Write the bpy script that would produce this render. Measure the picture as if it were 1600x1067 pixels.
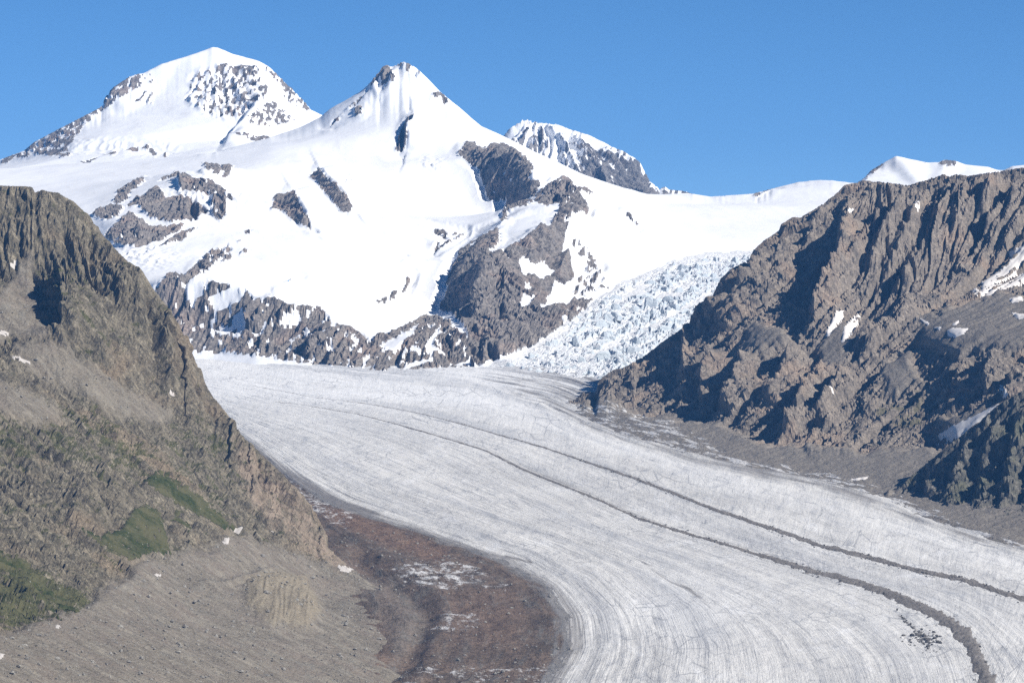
import bpy, math, random, time
import numpy as np
from mathutils import Vector, Matrix
from mathutils.geometry import delaunay_2d_cdt
T0 = time.time()
for o in list(bpy.data.objects):
    bpy.data.objects.remove(o)
S = bpy.context.scene
COL = S.collection

# ------------------------------------------------------------------ camera, sky, sun, exposure
F = 5692.0                     # focal length in photograph pixels (1600 wide)
CZ = 700.0                     # eye height: metres above the 2200 m contour
PITCH = math.radians(-0.5)
cam_d = bpy.data.cameras.new('camera')
cam_d.sensor_width = 36.0
cam_d.lens = 36.0 * F / 1600.0
cam_d.clip_start = 1.0
cam_d.clip_end = 120000.0
cam = bpy.data.objects.new('camera', cam_d)
COL.objects.link(cam)
cam.location = (0, 0, CZ)
cam.rotation_euler = (math.radians(90) + PITCH, 0, 0)
S.camera = cam

SUN_AZ = math.radians(116)     # clockwise from the viewing direction (+Y)
SUN_EL = math.radians(36)
w = bpy.data.worlds.new('World')
S.world = w
w.use_nodes = True
wn = w.node_tree.nodes
wl = w.node_tree.links
wn.clear()
sky = wn.new('ShaderNodeTexSky')
sky.sky_type = 'NISHITA'
sky.sun_disc = False
sky.sun_elevation = SUN_EL
sky.sun_rotation = SUN_AZ
sky.altitude = 2900
sky.air_density = 0.42
sky.dust_density = 0.0
sky.ozone_density = 2.5
bg = wn.new('ShaderNodeBackground')
bg.inputs['Strength'].default_value = 0.1
wo = wn.new('ShaderNodeOutputWorld')
hsv = wn.new('ShaderNodeHueSaturation')
hsv.inputs['Hue'].default_value = 0.496
hsv.inputs['Saturation'].default_value = 1.2
hsv.inputs['Value'].default_value = 1.0
wl.new(sky.outputs[0], hsv.inputs['Color'])
wl.new(hsv.outputs[0], bg.inputs[0])
wl.new(bg.outputs[0], wo.inputs[0])

sd = bpy.data.lights.new('sun', 'SUN')
sd.energy = 5.0
sd.angle = math.radians(0.5)
sd.color = (1.0, 0.95, 0.87)
sun = bpy.data.objects.new('sun', sd)
COL.objects.link(sun)
_sv = Vector((math.cos(SUN_EL) * math.sin(SUN_AZ), math.cos(SUN_EL) * math.cos(SUN_AZ), math.sin(SUN_EL)))
sun.rotation_euler = _sv.to_track_quat('Z', 'Y').to_euler()
sun.location = (4000, 3000, 5000)

S.view_settings.view_transform = 'Standard'
S.view_settings.look = 'None'
S.view_settings.exposure = 0.45
S.view_settings.gamma = 1.0
S.view_settings.use_curve_mapping = False
S.cycles.max_bounces = 5
S.cycles.diffuse_bounces = 2
S.cycles.glossy_bounces = 1
S.cycles.volume_bounces = 0
S.cycles.use_denoising = False

# ------------------------------------------------------------------ projection helpers
SP, CP = math.sin(PITCH), math.cos(PITCH)

def zray(v, Y):
    """height of the sight line through photograph row v at distance Y"""
    dv = (533.5 - np.asarray(v, float)) / F
    return CZ + np.asarray(Y, float) * (SP + CP * dv) / (CP - SP * dv)

def project(P):
    y = P[..., 1]
    z = P[..., 2] - CZ
    d = y * CP + z * SP
    up = -y * SP + z * CP
    return 800 + F * P[..., 0] / d, 533.5 - F * up / d

# ------------------------------------------------------------------ noise helpers
_PERM = {}

def _perm(seed):
    if seed not in _PERM:
        r = np.random.RandomState(seed)
        p = r.permutation(256)
        a = r.rand(256) * 2 * np.pi
        _PERM[seed] = (np.concatenate([p, p, p]).astype(np.int32), np.cos(a), np.sin(a))
    return _PERM[seed]

def perlin(x, y, seed=0):
    p, gx, gy = _perm(seed)
    xi = np.floor(x)
    yi = np.floor(y)
    xf = x - xi
    yf = y - yi
    xi = xi.astype(np.int32) & 255
    yi = yi.astype(np.int32) & 255
    uu = xf * xf * xf * (xf * (xf * 6 - 15) + 10)
    vv = yf * yf * yf * (yf * (yf * 6 - 15) + 10)

    def g(ix, iy, dx, dy):
        h = p[p[ix & 255] + (iy & 255)]
        return gx[h] * dx + gy[h] * dy
    a = g(xi, yi, xf, yf)
    b = g(xi + 1, yi, xf - 1, yf)
    c = g(xi, yi + 1, xf, yf - 1)
    d = g(xi + 1, yi + 1, xf - 1, yf - 1)
    top = a + uu * (b - a)
    bot = c + uu * (d - c)
    return (top + vv * (bot - top)) * 1.5

def fbm(x, y, seed=0, octaves=5, gain=0.5, lac=2.03):
    r = np.zeros_like(x)
    amp, tot = 1.0, 0.0
    for k in range(octaves):
        r += amp * perlin(x + 17.3 * k, y - 9.1 * k, seed + k)
        tot += amp
        amp *= gain
        x = x * lac
        y = y * lac
    return r / tot

def ridged(x, y, seed=0, octaves=5, gain=0.5, lac=2.07):
    r = np.zeros_like(x)
    amp, tot = 1.0, 0.0
    wgt = 1.0
    for k in range(octaves):
        n = 1 - np.abs(perlin(x + 31.7 * k, y + 11.9 * k, seed + k)) * 1.6
        n = np.clip(n, 0, 1) ** 2
        r += amp * n * wgt
        wgt = np.clip(n * 1.6, 0, 1)
        tot += amp
        amp *= gain
        x = x * lac
        y = y * lac
    return r / tot

def facets(x, y, seed, tilt=1.0):
    """piecewise planar noise: tilted blocks with sharp edges"""
    r = np.random.RandomState(seed)
    px, py, hh, tx, ty = r.rand(64, 64), r.rand(64, 64), r.uniform(-1, 1, (64, 64)), r.uniform(-1, 1, (64, 64)), r.uniform(-1, 1, (64, 64))
    xi, yi = np.floor(x).astype(int), np.floor(y).astype(int)
    f1 = np.full(x.shape, 9.0)
    hv = np.zeros(x.shape)
    for dx in (-1, 0, 1):
        for dy in (-1, 0, 1):
            cx, cy = xi + dx, yi + dy
            a_, b_ = cx & 63, cy & 63
            ex, ey = x - cx - px[a_, b_], y - cy - py[a_, b_]
            dd = np.hypot(ex, ey)
            c1 = dd < f1
            hv = np.where(c1, .6 * hh[a_, b_] + tilt * (tx[a_, b_] * ex + ty[a_, b_] * ey), hv)
            f1 = np.where(c1, dd, f1)
    return hv

def crag(x, y, size, seed):
    return facets(x / size, y / size, seed) + .5 * facets(x / size * 2.2, y / size * 2.2, seed + 1) + .26 * facets(x / size * 4.7, y / size * 4.7, seed + 2)

def sstep(a, b, x):
    t = np.clip((x - a) / (b - a), 0, 1)
    return t * t * (3 - 2 * t)

def gauss_axis(a, sig, axis):
    if sig < 0.3:
        return a
    r = int(max(1, round(3 * sig)))
    k = np.exp(-0.5 * (np.arange(-r, r + 1) / sig) ** 2)
    k /= k.sum()
    pad = [(0, 0)] * a.ndim
    pad[axis] = (r, r)
    b = np.pad(a, pad, mode='edge')
    out = np.zeros_like(a)
    n = a.shape[axis]
    for i, kk in enumerate(k):
        sl = [slice(None)] * a.ndim
        sl[axis] = slice(i, i + n)
        out += kk * b[tuple(sl)]
    return out

def bilin(a, i, j):
    i = np.clip(i, 0, a.shape[0] - 1.001)
    j = np.clip(j, 0, a.shape[1] - 1.001)
    i0 = i.astype(np.int32)
    j0 = j.astype(np.int32)
    fi = i - i0
    fj = j - j0
    return (a[i0, j0] * (1 - fi) * (1 - fj) + a[i0 + 1, j0] * fi * (1 - fj)
            + a[i0, j0 + 1] * (1 - fi) * fj + a[i0 + 1, j0 + 1] * fi * fj)

def poly_sd(u, v, poly):
    """signed distance in photograph pixels, positive inside the traced outline"""
    poly = np.asarray(poly, float)
    out = np.full(u.shape, -60.0)
    lo = poly.min(0) - 40
    hi = poly.max(0) + 40
    m = (u > lo[0]) & (u < hi[0]) & (v > lo[1]) & (v < hi[1])
    if not m.any():
        return out
    x = u[m]
    y = v[m]
    d2 = np.full(x.shape, 1e9)
    ins = np.zeros(x.shape, bool)
    n = len(poly)
    for k in range(n):
        ax, ay = poly[k]
        bx, by = poly[(k + 1) % n]
        ex, ey = bx - ax, by - ay
        t = np.clip(((x - ax) * ex + (y - ay) * ey) / (ex * ex + ey * ey + 1e-9), 0, 1)
        d2 = np.minimum(d2, (x - ax - t * ex) ** 2 + (y - ay - t * ey) ** 2)
        c = ((ay > y) != (by > y)) & (x < (bx - ax) * (y - ay) / (by - ay + 1e-12) + ax)
        ins ^= c
    d = np.sqrt(d2)
    out[m] = np.where(ins, d, -d)
    return out

def line_sd(u, v, line):
    """distance to a polyline, its side (+1 to the left of it in the picture, the line running downwards) and position along it"""
    line = np.asarray(line, float)
    best = np.full(u.shape, 1e9)
    side = np.zeros(u.shape)
    along = np.zeros(u.shape)
    L = np.concatenate([[0], np.cumsum(np.hypot(*(line[1:] - line[:-1]).T))])
    for k in range(len(line) - 1):
        ax, ay = line[k]
        ex, ey = line[k + 1] - line[k]
        l2 = ex * ex + ey * ey
        t = np.clip(((u - ax) * ex + (v - ay) * ey) / l2, 0, 1)
        d = np.hypot(u - ax - t * ex, v - ay - t * ey)
        m = d < best
        best = np.where(m, d, best)
        side = np.where(m, np.sign(ex * (v - ay) - ey * (u - ax)), side)
        along = np.where(m, (L[k] + t * (L[k + 1] - L[k])) / L[-1], along)
    return best, side, along

def zoom(x0, y0, s, pts):
    return [(x0 + s * a, y0 + s * b) for a, b in pts]

Z1 = lambda p: zoom(0, 40, .3375, p)
Z2 = lambda p: zoom(400, 60, .3375, p)
Z3 = lambda p: zoom(760, 160, .3375, p)
Z4 = lambda p: zoom(1100, 220, .3125, p)
Z5 = lambda p: zoom(0, 280, .3375, p)
Z6 = lambda p: zoom(220, 380, .3375, p)
Z7 = lambda p: zoom(640, 340, .3375, p)
Z8 = lambda p: zoom(1060, 440, .3375, p)
ZB = lambda p: zoom(680, 340, .2249, p)

# ------------------------------------------------------------------ object helpers
def link(name, me, parent=None):
    o = bpy.data.objects.new(name, me)
    COL.objects.link(o)
    if parent is not None:
        o.parent = parent
        o.matrix_parent_inverse = Matrix.Translation(-Vector(parent.location))
    return o

def tag(o, label=None, cat=None, group=None, kind=None):
    if label: o['label'] = label
    if cat: o['category'] = cat
    if group: o['group'] = group
    if kind: o['kind'] = kind
    return o

def empty(name, loc):
    o = bpy.data.objects.new(name, None)
    COL.objects.link(o)
    o.location = loc
    o.empty_display_size = 100
    return o

def mesh_from(name, verts, faces, mat, attrs=None, smooth=True, uv=None):
    """faces: (n,4) or (n,3) index array"""
    me = bpy.data.meshes.new(name)
    verts = np.ascontiguousarray(verts, dtype=np.float32)
    faces = np.asarray(faces, dtype=np.int32)
    nf, k = faces.shape
    me.vertices.add(len(verts))
    me.vertices.foreach_set('co', verts.ravel())
    me.loops.add(nf * k)
    me.loops.foreach_set('vertex_index', faces.ravel())
    me.polygons.add(nf)
    me.polygons.foreach_set('loop_start', np.arange(0, nf * k, k, dtype=np.int32))
    me.polygons.foreach_set('loop_total', np.full(nf, k, dtype=np.int32))
    me.polygons.foreach_set('use_smooth', np.full(nf, smooth, dtype=bool) if np.isscalar(smooth) else np.ascontiguousarray(smooth, dtype=bool))
    if attrs:
        for an, a in attrs.items():
            at = me.attributes.new(an, 'FLOAT', 'POINT')
            at.data.foreach_set('value', np.ascontiguousarray(a, dtype=np.float32).ravel())
    if uv is not None:
        ul = me.uv_layers.new(name='flow')
        ul.data.foreach_set('uv', np.ascontiguousarray(uv[faces.ravel()], dtype=np.float32).ravel())
    me.update(calc_edges=True)
    if mat is not None:
        me.materials.append(mat)
    return me

def sub_mesh(name, P, faces, sel, mat, attrs=None, uv=None, lift=None, smooth=True):
    f = faces[sel]
    ids, inv = np.unique(f.ravel(), return_inverse=True)
    V = P[ids].copy()
    if lift is not None:
        V += lift[ids]
    at = {k: a.ravel()[ids] for k, a in (attrs or {}).items()}
    return mesh_from(name, V, inv.reshape(-1, 4), mat, at, smooth=smooth, uv=None if uv is None else uv[ids])

# ------------------------------------------------------------------ terrain on a fan of sight columns (denser where nearer)
class Terrain:
    def __init__(s, u0, u1, du, Y0, Y1, dY):
        s.u = np.arange(u0, u1 + du * .5, du)
        s.y = np.arange(Y0, Y1 + dY * .5, dY)
        s.du, s.dY = du, dY
        s.U, s.Y = np.meshgrid(s.u, s.y)
        s.X = (s.U - 800) / F * s.Y
        s.shape = s.U.shape
        i, j = s.shape
        a = np.arange(i * j).reshape(i, j)
        s.faces = np.stack([a[:-1, :-1], a[:-1, 1:], a[1:, 1:], a[1:, :-1]], -1).reshape(-1, 4)
        s.nrm_extra = None

    def tin(s, pts, lines=(), blur=25.0):
        """linear surface through surveyed points (u, v, Y) or (u, None, Y, z) with break lines, lightly rounded"""
        ym = s.y.mean()
        V, E, Zs = [], [], []

        def add(p):
            z = p[3] if len(p) > 3 else float(zray(p[1], p[2]))
            V.append(Vector((p[0] * ym / F, p[2])))
            Zs.append(z)
            return len(V) - 1
        for p in pts:
            add(p)
        for ln in lines:
            ids = [add(p) for p in ln]
            E += list(zip(ids[:-1], ids[1:]))
        rv, re, rf, ov, oe, of = delaunay_2d_cdt(V, E, [], 0, 0.5, True)
        K = np.array([[q.x, q.y] for q in V])
        Za = np.array(Zs)
        zz = []
        for k, q in enumerate(rv):
            if ov[k]:
                zz.append(Za[ov[k][0]])
            else:
                d = np.hypot(K[:, 0] - q.x, K[:, 1] - q.y) + 1
                n = np.argsort(d)[:4]
                zz.append((Za[n] / d[n]).sum() / (1 / d[n]).sum())
        zz = np.array(zz)
        Q = np.array([[q.x * F / ym, q.y] for q in rv])
        Z = np.full(s.shape, np.nan)
        for t in rf:
            if len(t) != 3:
                continue
            a, b, c = Q[t[0]], Q[t[1]], Q[t[2]]
            j0 = int(max(0, math.floor((min(a[0], b[0], c[0]) - s.u[0]) / s.du)))
            j1 = int(min(s.shape[1] - 1, math.ceil((max(a[0], b[0], c[0]) - s.u[0]) / s.du)))
            i0 = int(max(0, math.floor((min(a[1], b[1], c[1]) - s.y[0]) / s.dY)))
            i1 = int(min(s.shape[0] - 1, math.ceil((max(a[1], b[1], c[1]) - s.y[0]) / s.dY)))
            if j1 < j0 or i1 < i0:
                continue
            uu = s.U[i0:i1 + 1, j0:j1 + 1]
            yy = s.Y[i0:i1 + 1, j0:j1 + 1]
            den = (b[1] - c[1]) * (a[0] - c[0]) + (c[0] - b[0]) * (a[1] - c[1])
            if abs(den) < 1e-6:
                continue
            l1 = ((b[1] - c[1]) * (uu - c[0]) + (c[0] - b[0]) * (yy - c[1])) / den
            l2 = ((c[1] - a[1]) * (uu - c[0]) + (a[0] - c[0]) * (yy - c[1])) / den
            l3 = 1 - l1 - l2
            m = (l1 > -1e-4) & (l2 > -1e-4) & (l3 > -1e-4)
            z = l1 * zz[t[0]] + l2 * zz[t[1]] + l3 * zz[t[2]]
            sub = Z[i0:i1 + 1, j0:j1 + 1]
            sub[m] = z[m]
        bad = np.isnan(Z)
        if bad.any():           # outside the hull: carry the nearest row value on
            for it in range(2):
                for j in range(s.shape[1]):
                    c = Z[:, j]
                    g = ~np.isnan(c)
                    if g.any() and not g.all():
                        Z[:, j] = np.interp(s.y, s.y[g], c[g])
                for i in range(s.shape[0]):
                    c = Z[i]
                    g = ~np.isnan(c)
                    if g.any() and not g.all():
                        Z[i] = np.interp(s.u, s.u[g], c[g])
        Z = gauss_axis(Z, blur / s.dY, 0)
        Z = gauss_axis(Z, blur / (s.du * ym / F), 1)
        s.Z = Z
        return s

    def grad(s, Z):
        zy, zu = np.gradient(Z, s.dY, s.du)
        gx = zu * F / s.Y
        gy = zy - zu * (s.U - 800) / s.Y
        return gx, gy

    def normal(s, Z):
        gx, gy = s.grad(Z)
        n = np.stack([-gx, -gy, np.ones_like(gx)], -1)
        return n / np.linalg.norm(n, axis=-1, keepdims=True)

    def uv(s, Z):
        return project(np.stack([s.X, s.Y, Z], -1))

    def fall_noise(s, Z, size, length, seed, smooth=60.0):
        """noise drawn out along the fall line: ribs and gullies"""
        ym = s.y.mean()
        Zs = gauss_axis(gauss_axis(Z, smooth / s.dY, 0), smooth / (s.du * ym / F), 1)
        gx, gy = s.grad(Zs)
        g = np.hypot(gx, gy) + 1e-6
        dx, dy = -gx / g, -gy / g
        st = max(size * .45, 6.0)
        di = st * dy / s.dY
        dj = (F * st * dx / s.Y - (s.U - 800) / s.Y * st * dy) / s.du
        n = perlin(s.X / size, s.Y / size, seed) + .6 * perlin(s.X / size * 1.9, s.Y / size * 1.9, seed + 5)
        K = int(length / st / 2)
        acc = n.copy()
        tot = 1.0
        I0, J0 = np.meshgrid(np.arange(s.shape[0], dtype=float), np.arange(s.shape[1], dtype=float), indexing='ij')
        for sg in (1, -1):
            i, j = I0.copy(), J0.copy()
            for k in range(K):
                ii = np.clip(np.rint(i), 0, s.shape[0] - 1).astype(np.int32)
                jj = np.clip(np.rint(j), 0, s.shape[1] - 1).astype(np.int32)
                i += sg * di[ii, jj]
                j += sg * dj[ii, jj]
                wk = 1 - (k + 1) / (K + 1)
                acc += wk * bilin(n, i, j)
                if sg == 1:
                    tot += 2 * wk
        acc /= acc.std() + 1e-9
        return acc

    def finish(s, Z, disp, nrm=None):
        if nrm is None:
            nrm = s.normal(Z)
        s.N = nrm
        P = np.stack([s.X, s.Y, Z], -1) + nrm * disp[..., None]
        s.P = P
        return P

    def fit_skyline(s, sky_line, width, jag=0.0, seed=3, passes=2, rows=None):
        """raise or lower the crest so that its outline follows the surveyed skyline"""
        tu = np.array([p[0] for p in sky_line], float)
        tv = np.array([p[1] for p in sky_line], float)
        for it in range(passes):
            u, v = project(s.P)
            vv = v if rows is None else np.where(rows, v, 1e9)
            ic = np.argmin(vv, 0)
            cv = vv[ic, np.arange(s.shape[1])]
            cu = u[ic, np.arange(s.shape[1])]
            tgt = np.interp(cu, tu, tv)
            if jag:
                tgt = tgt + jag * fbm(cu / 14.0, cu * 0 + seed, seed, 4, .6)
            d = cv - tgt
            edge = sstep(tu[0] - 30, tu[0], cu) * (1 - sstep(tu[-1], tu[-1] + 30, cu))
            d = d * edge
            d = gauss_axis(d, 1.0, 0)
            Yc = s.y[ic]
            wgt = np.exp(-((s.Y - Yc[None]) / width) ** 2)
            s.P[..., 2] += wgt * (d * Yc / F)[None]

    def flat(s):
        return s.P.reshape(-1, 3)
# ------------------------------------------------------------------ procedural materials
class NT:
    def __init__(s, name):
        s.m = bpy.data.materials.new(name)
        s.m.use_nodes = True
        s.t = s.m.node_tree
        s.t.nodes.clear()
        s.out = s.t.nodes.new('ShaderNodeOutputMaterial')
        s.b = s.t.nodes.new('ShaderNodeBsdfPrincipled')
        s.t.links.new(s.b.outputs[0], s.out.inputs['Surface'])
        s.geo = s.t.nodes.new('ShaderNodeNewGeometry')
        s.pos = s.geo.outputs['Position']

    def lk(s, a, b):
        if isinstance(a, (int, float)):
            b.default_value = a
        elif isinstance(a, tuple):
            b.default_value = a if len(a) != 3 or b.type == 'VECTOR' else a + (1,)
        else:
            s.t.links.new(a, b)

    def mapped(s, vec, scale):
        n = s.t.nodes.new('ShaderNodeVectorMath')
        n.operation = 'MULTIPLY'
        s.lk(vec, n.inputs[0])
        n.inputs[1].default_value = scale
        return n.outputs[0]

    def noise(s, vec, scale, detail=5, rough=.6, dist=0.0, kind='FBM'):
        n = s.t.nodes.new('ShaderNodeTexNoise')
        n.noise_type = kind
        n.inputs['Scale'].default_value = scale
        n.inputs['Detail'].default_value = detail
        n.inputs['Roughness'].default_value = rough
        n.inputs['Distortion'].default_value = dist
        s.lk(vec, n.inputs['Vector'])
        return n.outputs[0]

    def voro(s, vec, scale, feature='F1', out='Distance', rand=1.0):
        n = s.t.nodes.new('ShaderNodeTexVoronoi')
        n.feature = feature
        n.inputs['Scale'].default_value = scale
        n.inputs['Randomness'].default_value = rand
        s.lk(vec, n.inputs['Vector'])
        return n.outputs[out]

    def ramp(s, fac, stops):
        n = s.t.nodes.new('ShaderNodeMapRange')
        n.interpolation_type = 'SMOOTHSTEP'
        s.lk(fac, n.inputs[0])
        for k, x in enumerate(stops):
            n.inputs[1 + k].default_value = x
        return n.outputs[0]

    def mix(s, fac, a, b, mode='MIX'):
        n = s.t.nodes.new('ShaderNodeMix')
        n.data_type = 'RGBA'
        n.blend_type = mode
        s.lk(fac, n.inputs[0])
        s.lk(a, n.inputs[6])
        s.lk(b, n.inputs[7])
        return n.outputs[2]

    def math(s, op, a, b=None, clamp=False):
        n = s.t.nodes.new('ShaderNodeMath')
        n.operation = op
        n.use_clamp = clamp
        s.lk(a, n.inputs[0])
        if b is not None:
            s.lk(b, n.inputs[1])
        return n.outputs[0]

    def along(s, ax, ay, kx, ky):
        """coordinates along and across a direction in plan"""
        def dot(v):
            n = s.t.nodes.new('ShaderNodeVectorMath')
            n.operation = 'DOT_PRODUCT'
            s.lk(s.pos, n.inputs[0])
            n.inputs[1].default_value = v
            return n.outputs['Value']
        c = s.t.nodes.new('ShaderNodeCombineXYZ')
        s.lk(dot((ax * kx, ay * kx, 0)), c.inputs[0])
        s.lk(dot((-ay * ky, ax * ky, 0)), c.inputs[1])
        return c.outputs[0]

    def basis(s, a, b, c):
        o = s.t.nodes.new('ShaderNodeCombineXYZ')
        for i, v in enumerate((a, b, c)):
            n = s.t.nodes.new('ShaderNodeVectorMath')
            n.operation = 'DOT_PRODUCT'
            s.lk(s.pos, n.inputs[0])
            n.inputs[1].default_value = v
            s.lk(n.outputs['Value'], o.inputs[i])
        return o.outputs[0]

    def attr(s, name):
        n = s.t.nodes.new('ShaderNodeAttribute')
        n.attribute_name = name
        return n.outputs['Fac']

    def uvmap(s):
        n = s.t.nodes.new('ShaderNodeUVMap')
        n.uv_map = 'flow'
        return n.outputs[0]

    def steep(s):
        n = s.t.nodes.new('ShaderNodeSeparateXYZ')
        s.t.links.new(s.geo.outputs['Normal'], n.inputs[0])
        return n.outputs[2]

    def bump(s, h, dist, strength=1.0, prev=None):
        n = s.t.nodes.new('ShaderNodeBump')
        n.inputs['Strength'].default_value = strength
        n.inputs['Distance'].default_value = dist
        s.lk(h, n.inputs['Height'])
        if prev is not None:
            s.lk(prev, n.inputs['Normal'])
        return n.outputs[0]

    def done(s, col, rough=.9, normal=None, spec=.15):
        s.lk(col, s.b.inputs['Base Color'])
        s.lk(rough, s.b.inputs['Roughness'])
        s.b.inputs['Specular IOR Level'].default_value = spec
        if normal is not None:
            s.lk(normal, s.b.inputs['Normal'])
        return s.m

def rock_material(name, dark, mid, pale, warm, streak=(.09, .09, .012), fine=1.0, bumpd=5.0, extra=None):
    k = NT(name)
    big = k.noise(k.pos, .006, 6, .6, .4)
    med = k.noise(k.pos, .035 * fine, 7, .65, .3)
    stain = k.noise(k.mapped(k.pos, streak) if not isinstance(streak[0], tuple) else k.basis(*streak), 1.0 * fine, 6, .68, .5)
    grain = k.noise(k.pos, .22 * fine, 5, .75)
    c = k.mix(k.ramp(med, (.34, .62, 0, 1)), dark, mid)
    c = k.mix(k.ramp(stain, (.48, .70, 0, .85)), c, pale)
    c = k.mix(k.ramp(big, (.50, .68, 0, .65)), c, warm)
    c = k.mix(k.ramp(stain, (.43, .28, 0, .55)), c, tuple(x * .55 for x in dark))
    c = k.mix(.75, c, k.mix(1.0, c, k.mix(k.ramp(grain, (.3, .7, 0, 1)), (.46, .46, .47), (1.66, 1.63, 1.58)), 'MULTIPLY'))
    h1 = k.noise(k.pos, .05 * fine, 9, .68, .5)
    n = k.bump(h1, bumpd * 2.2, .8)
    crack = k.voro(k.mapped(k.pos, (1, 1, .45)), .045 * fine, 'DISTANCE_TO_EDGE')
    c = k.mix(k.ramp(crack, (.07, .0, 0, .18)), c, tuple(x * .5 for x in dark))
    n = k.bump(k.ramp(crack, (0, .12, 0, 1)), bumpd * .3, .5, n)
    n = k.bump(grain, bumpd * .7, .7, n)
    if extra:
        c = extra(k, c, big, med, grain)
    return k.done(c, .92, n, .12)

def left_extra(k, c, big, med, grain):
    # scree and soil, grass on the ledges, fresh pale rock low down by the ice
    sc = k.mix(k.ramp(grain, (.35, .68, 0, 1)), (.152, .132, .104), (.275, .242, .192))
    sc = k.mix(k.ramp(k.noise(k.pos, .012, 4, .6, .8), (.42, .62, 0, 1)), sc, (.225, .190, .152))
    drag = k.noise(k.mapped(k.pos, (.05, .03, .02)), 1.0, 4, .6, .5)
    sc = k.mix(k.ramp(drag, (.52, .66, 0, .5)), sc, (.250, .235, .198))
    stk = k.noise(k.basis((.009, -.0054, -.0048), (.032, .053, 0), (0, 0, .03)), 1.0, 6, .68, .3)
    sc = k.mix(k.ramp(stk, (.46, .64, 0, .8)), sc, (.300, .268, .215))
    sc = k.mix(k.ramp(stk, (.44, .30, 0, .7)), sc, (.130, .114, .092))
    peb = k.voro(k.pos, .16, 'F1')
    sc = k.mix(k.ramp(peb, (.22, .10, 0, .55)), sc, (.42, .40, .36))
    c = k.mix(k.attr('scree'), c, sc)
    c = k.mix(k.math('MULTIPLY', k.attr('tan'), .75), c, k.mix(k.ramp(grain, (.35, .7, 0, 1)), (.25, .21, .15), (.38, .33, .24)))
    c = k.mix(k.math('MULTIPLY', k.attr('fresh'), k.ramp(med, (.35, .6, .15, .8))), c, (.34, .265, .20))
    g = k.noise(k.pos, .022, 7, .68, .4)
    ga = k.math('ADD', g, k.math('MULTIPLY', k.math('SUBTRACT', k.attr('grass'), .5), .55))
    ga = k.math('ADD', ga, k.math('MULTIPLY', k.math('SUBTRACT', k.steep(), .66), .35))
    gc = k.mix(k.ramp(grain, (.3, .7, 0, 1)), (.045, .055, .020), (.125, .120, .050))
    return k.mix(k.ramp(ga, (.52, .62, 0, .85)), c, gc)

def right_extra(k, c, big, med, grain):
    sc = k.mix(k.ramp(grain, (.35, .68, 0, 1)), (.172, .154, .132), (.285, .255, .220))
    drag = k.noise(k.mapped(k.pos, (.05, .05, .02)), 1.0, 4, .6, .6)
    sc = k.mix(k.ramp(drag, (.5, .66, 0, .6)), sc, (.270, .245, .205))
    c = k.mix(k.attr('scree'), c, sc)
    g = k.noise(k.pos, .018, 7, .68, .4)
    ga = k.math('ADD', g, k.math('MULTIPLY', k.math('SUBTRACT', k.attr('grass'), .5), .55))
    c = k.mix(k.ramp(ga, (.52, .62, 0, .7)), c, k.mix(grain, (.06, .062, .032), (.13, .125, .07)))
    pa = k.noise(k.along(.41, -.91, .010, .06), 1.0, 6, .65, .3)
    ice = k.math('ADD', pa, k.math('MULTIPLY', k.math('SUBTRACT', k.attr('ice'), .5), .5))
    return k.mix(k.ramp(ice, (.55, .60, 0, 1)), c, k.mix(grain, (.40, .39, .38), (.72, .71, .70)))

M_LEFT = rock_material('left_rock', (.100, .090, .066), (.188, .164, .120), (.315, .278, .208), (.245, .190, .130), streak=((.0066, 0, -.010), (.10, 0, .066), (0, .05, 0)), fine=1.25, bumpd=4.0, extra=left_extra)
M_RIGHT = rock_material('right_rock', (.135, .120, .105), (.235, .203, .170), (.310, .268, .222), (.300, .225, .168), bumpd=3.2, extra=right_extra)
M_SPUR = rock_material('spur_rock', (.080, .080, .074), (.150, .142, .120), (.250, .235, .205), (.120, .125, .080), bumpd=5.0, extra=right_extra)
M_FAR = rock_material('far_rock', (.145, .136, .130), (.232, .210, .192), (.295, .268, .242), (.285, .222, .188), fine=.6, bumpd=5.0)
M_EIGER = rock_material('grey_limestone', (.17, .165, .165), (.25, .24, .235), (.32, .305, .29), (.29, .25, .22), fine=.5, bumpd=10.0)

def snow_material(name, col, dirty, amount, bumpd=1.2):
    k = NT(name)
    n1 = k.noise(k.mapped(k.pos, (1, .5, 1)), .008, 6, .6, .8)
    n2 = k.noise(k.mapped(k.pos, (1, .35, 1)), .06, 5, .65)
    c = k.mix(k.math('MULTIPLY', k.ramp(n1, (.50, .72, 0, 1)), k.ramp(n2, (.4, .65, .2, 1))), col, k.mix(amount, col, dirty))
    b = k.bump(n1, bumpd * 4, .5)
    b = k.bump(n2, bumpd * 1.2, .5, b)
    return k.done(c, .75, b, .2)

M_SNOW = snow_material('snow', (.90, .91, .93), (.70, .68, .66), .5)
M_PATCH = snow_material('old_snow', (.78, .74, .70), (.55, .49, .45), .7, .5)
M_SPECK = snow_material('dirty_snow', (.50, .465, .43), (.36, .32, .29), .8, .5)

def icefall_material():
    k = NT('blue_ice')
    st = k.steep()
    n1 = k.noise(k.pos, .05, 6, .65, .5)
    n2 = k.noise(k.mapped(k.pos, (1, 1, 3)), .12, 5, .6)
    blue = k.mix(n2, (.33, .40, .455), (.66, .70, .73))
    c = k.mix(k.ramp(k.math('ADD', st, k.math('MULTIPLY', k.math('SUBTRACT', n1, .5), .7)), (.50, .92, 0, 1)), blue, (.74, .75, .76))
    c = k.mix(k.ramp(n1, (.56, .72, 0, .45)), c, (.36, .36, .36))
    c = k.mix(k.math('MULTIPLY', k.attr('smooth'), k.ramp(n2, (.3, .7, .55, 1))), c, (.78, .78, .775))
    b = k.bump(n1, 7, .8)
    b = k.bump(n2, 3, .8, b)
    return k.done(c, .6, b, .3)

M_ICEFALL = icefall_material()

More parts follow.
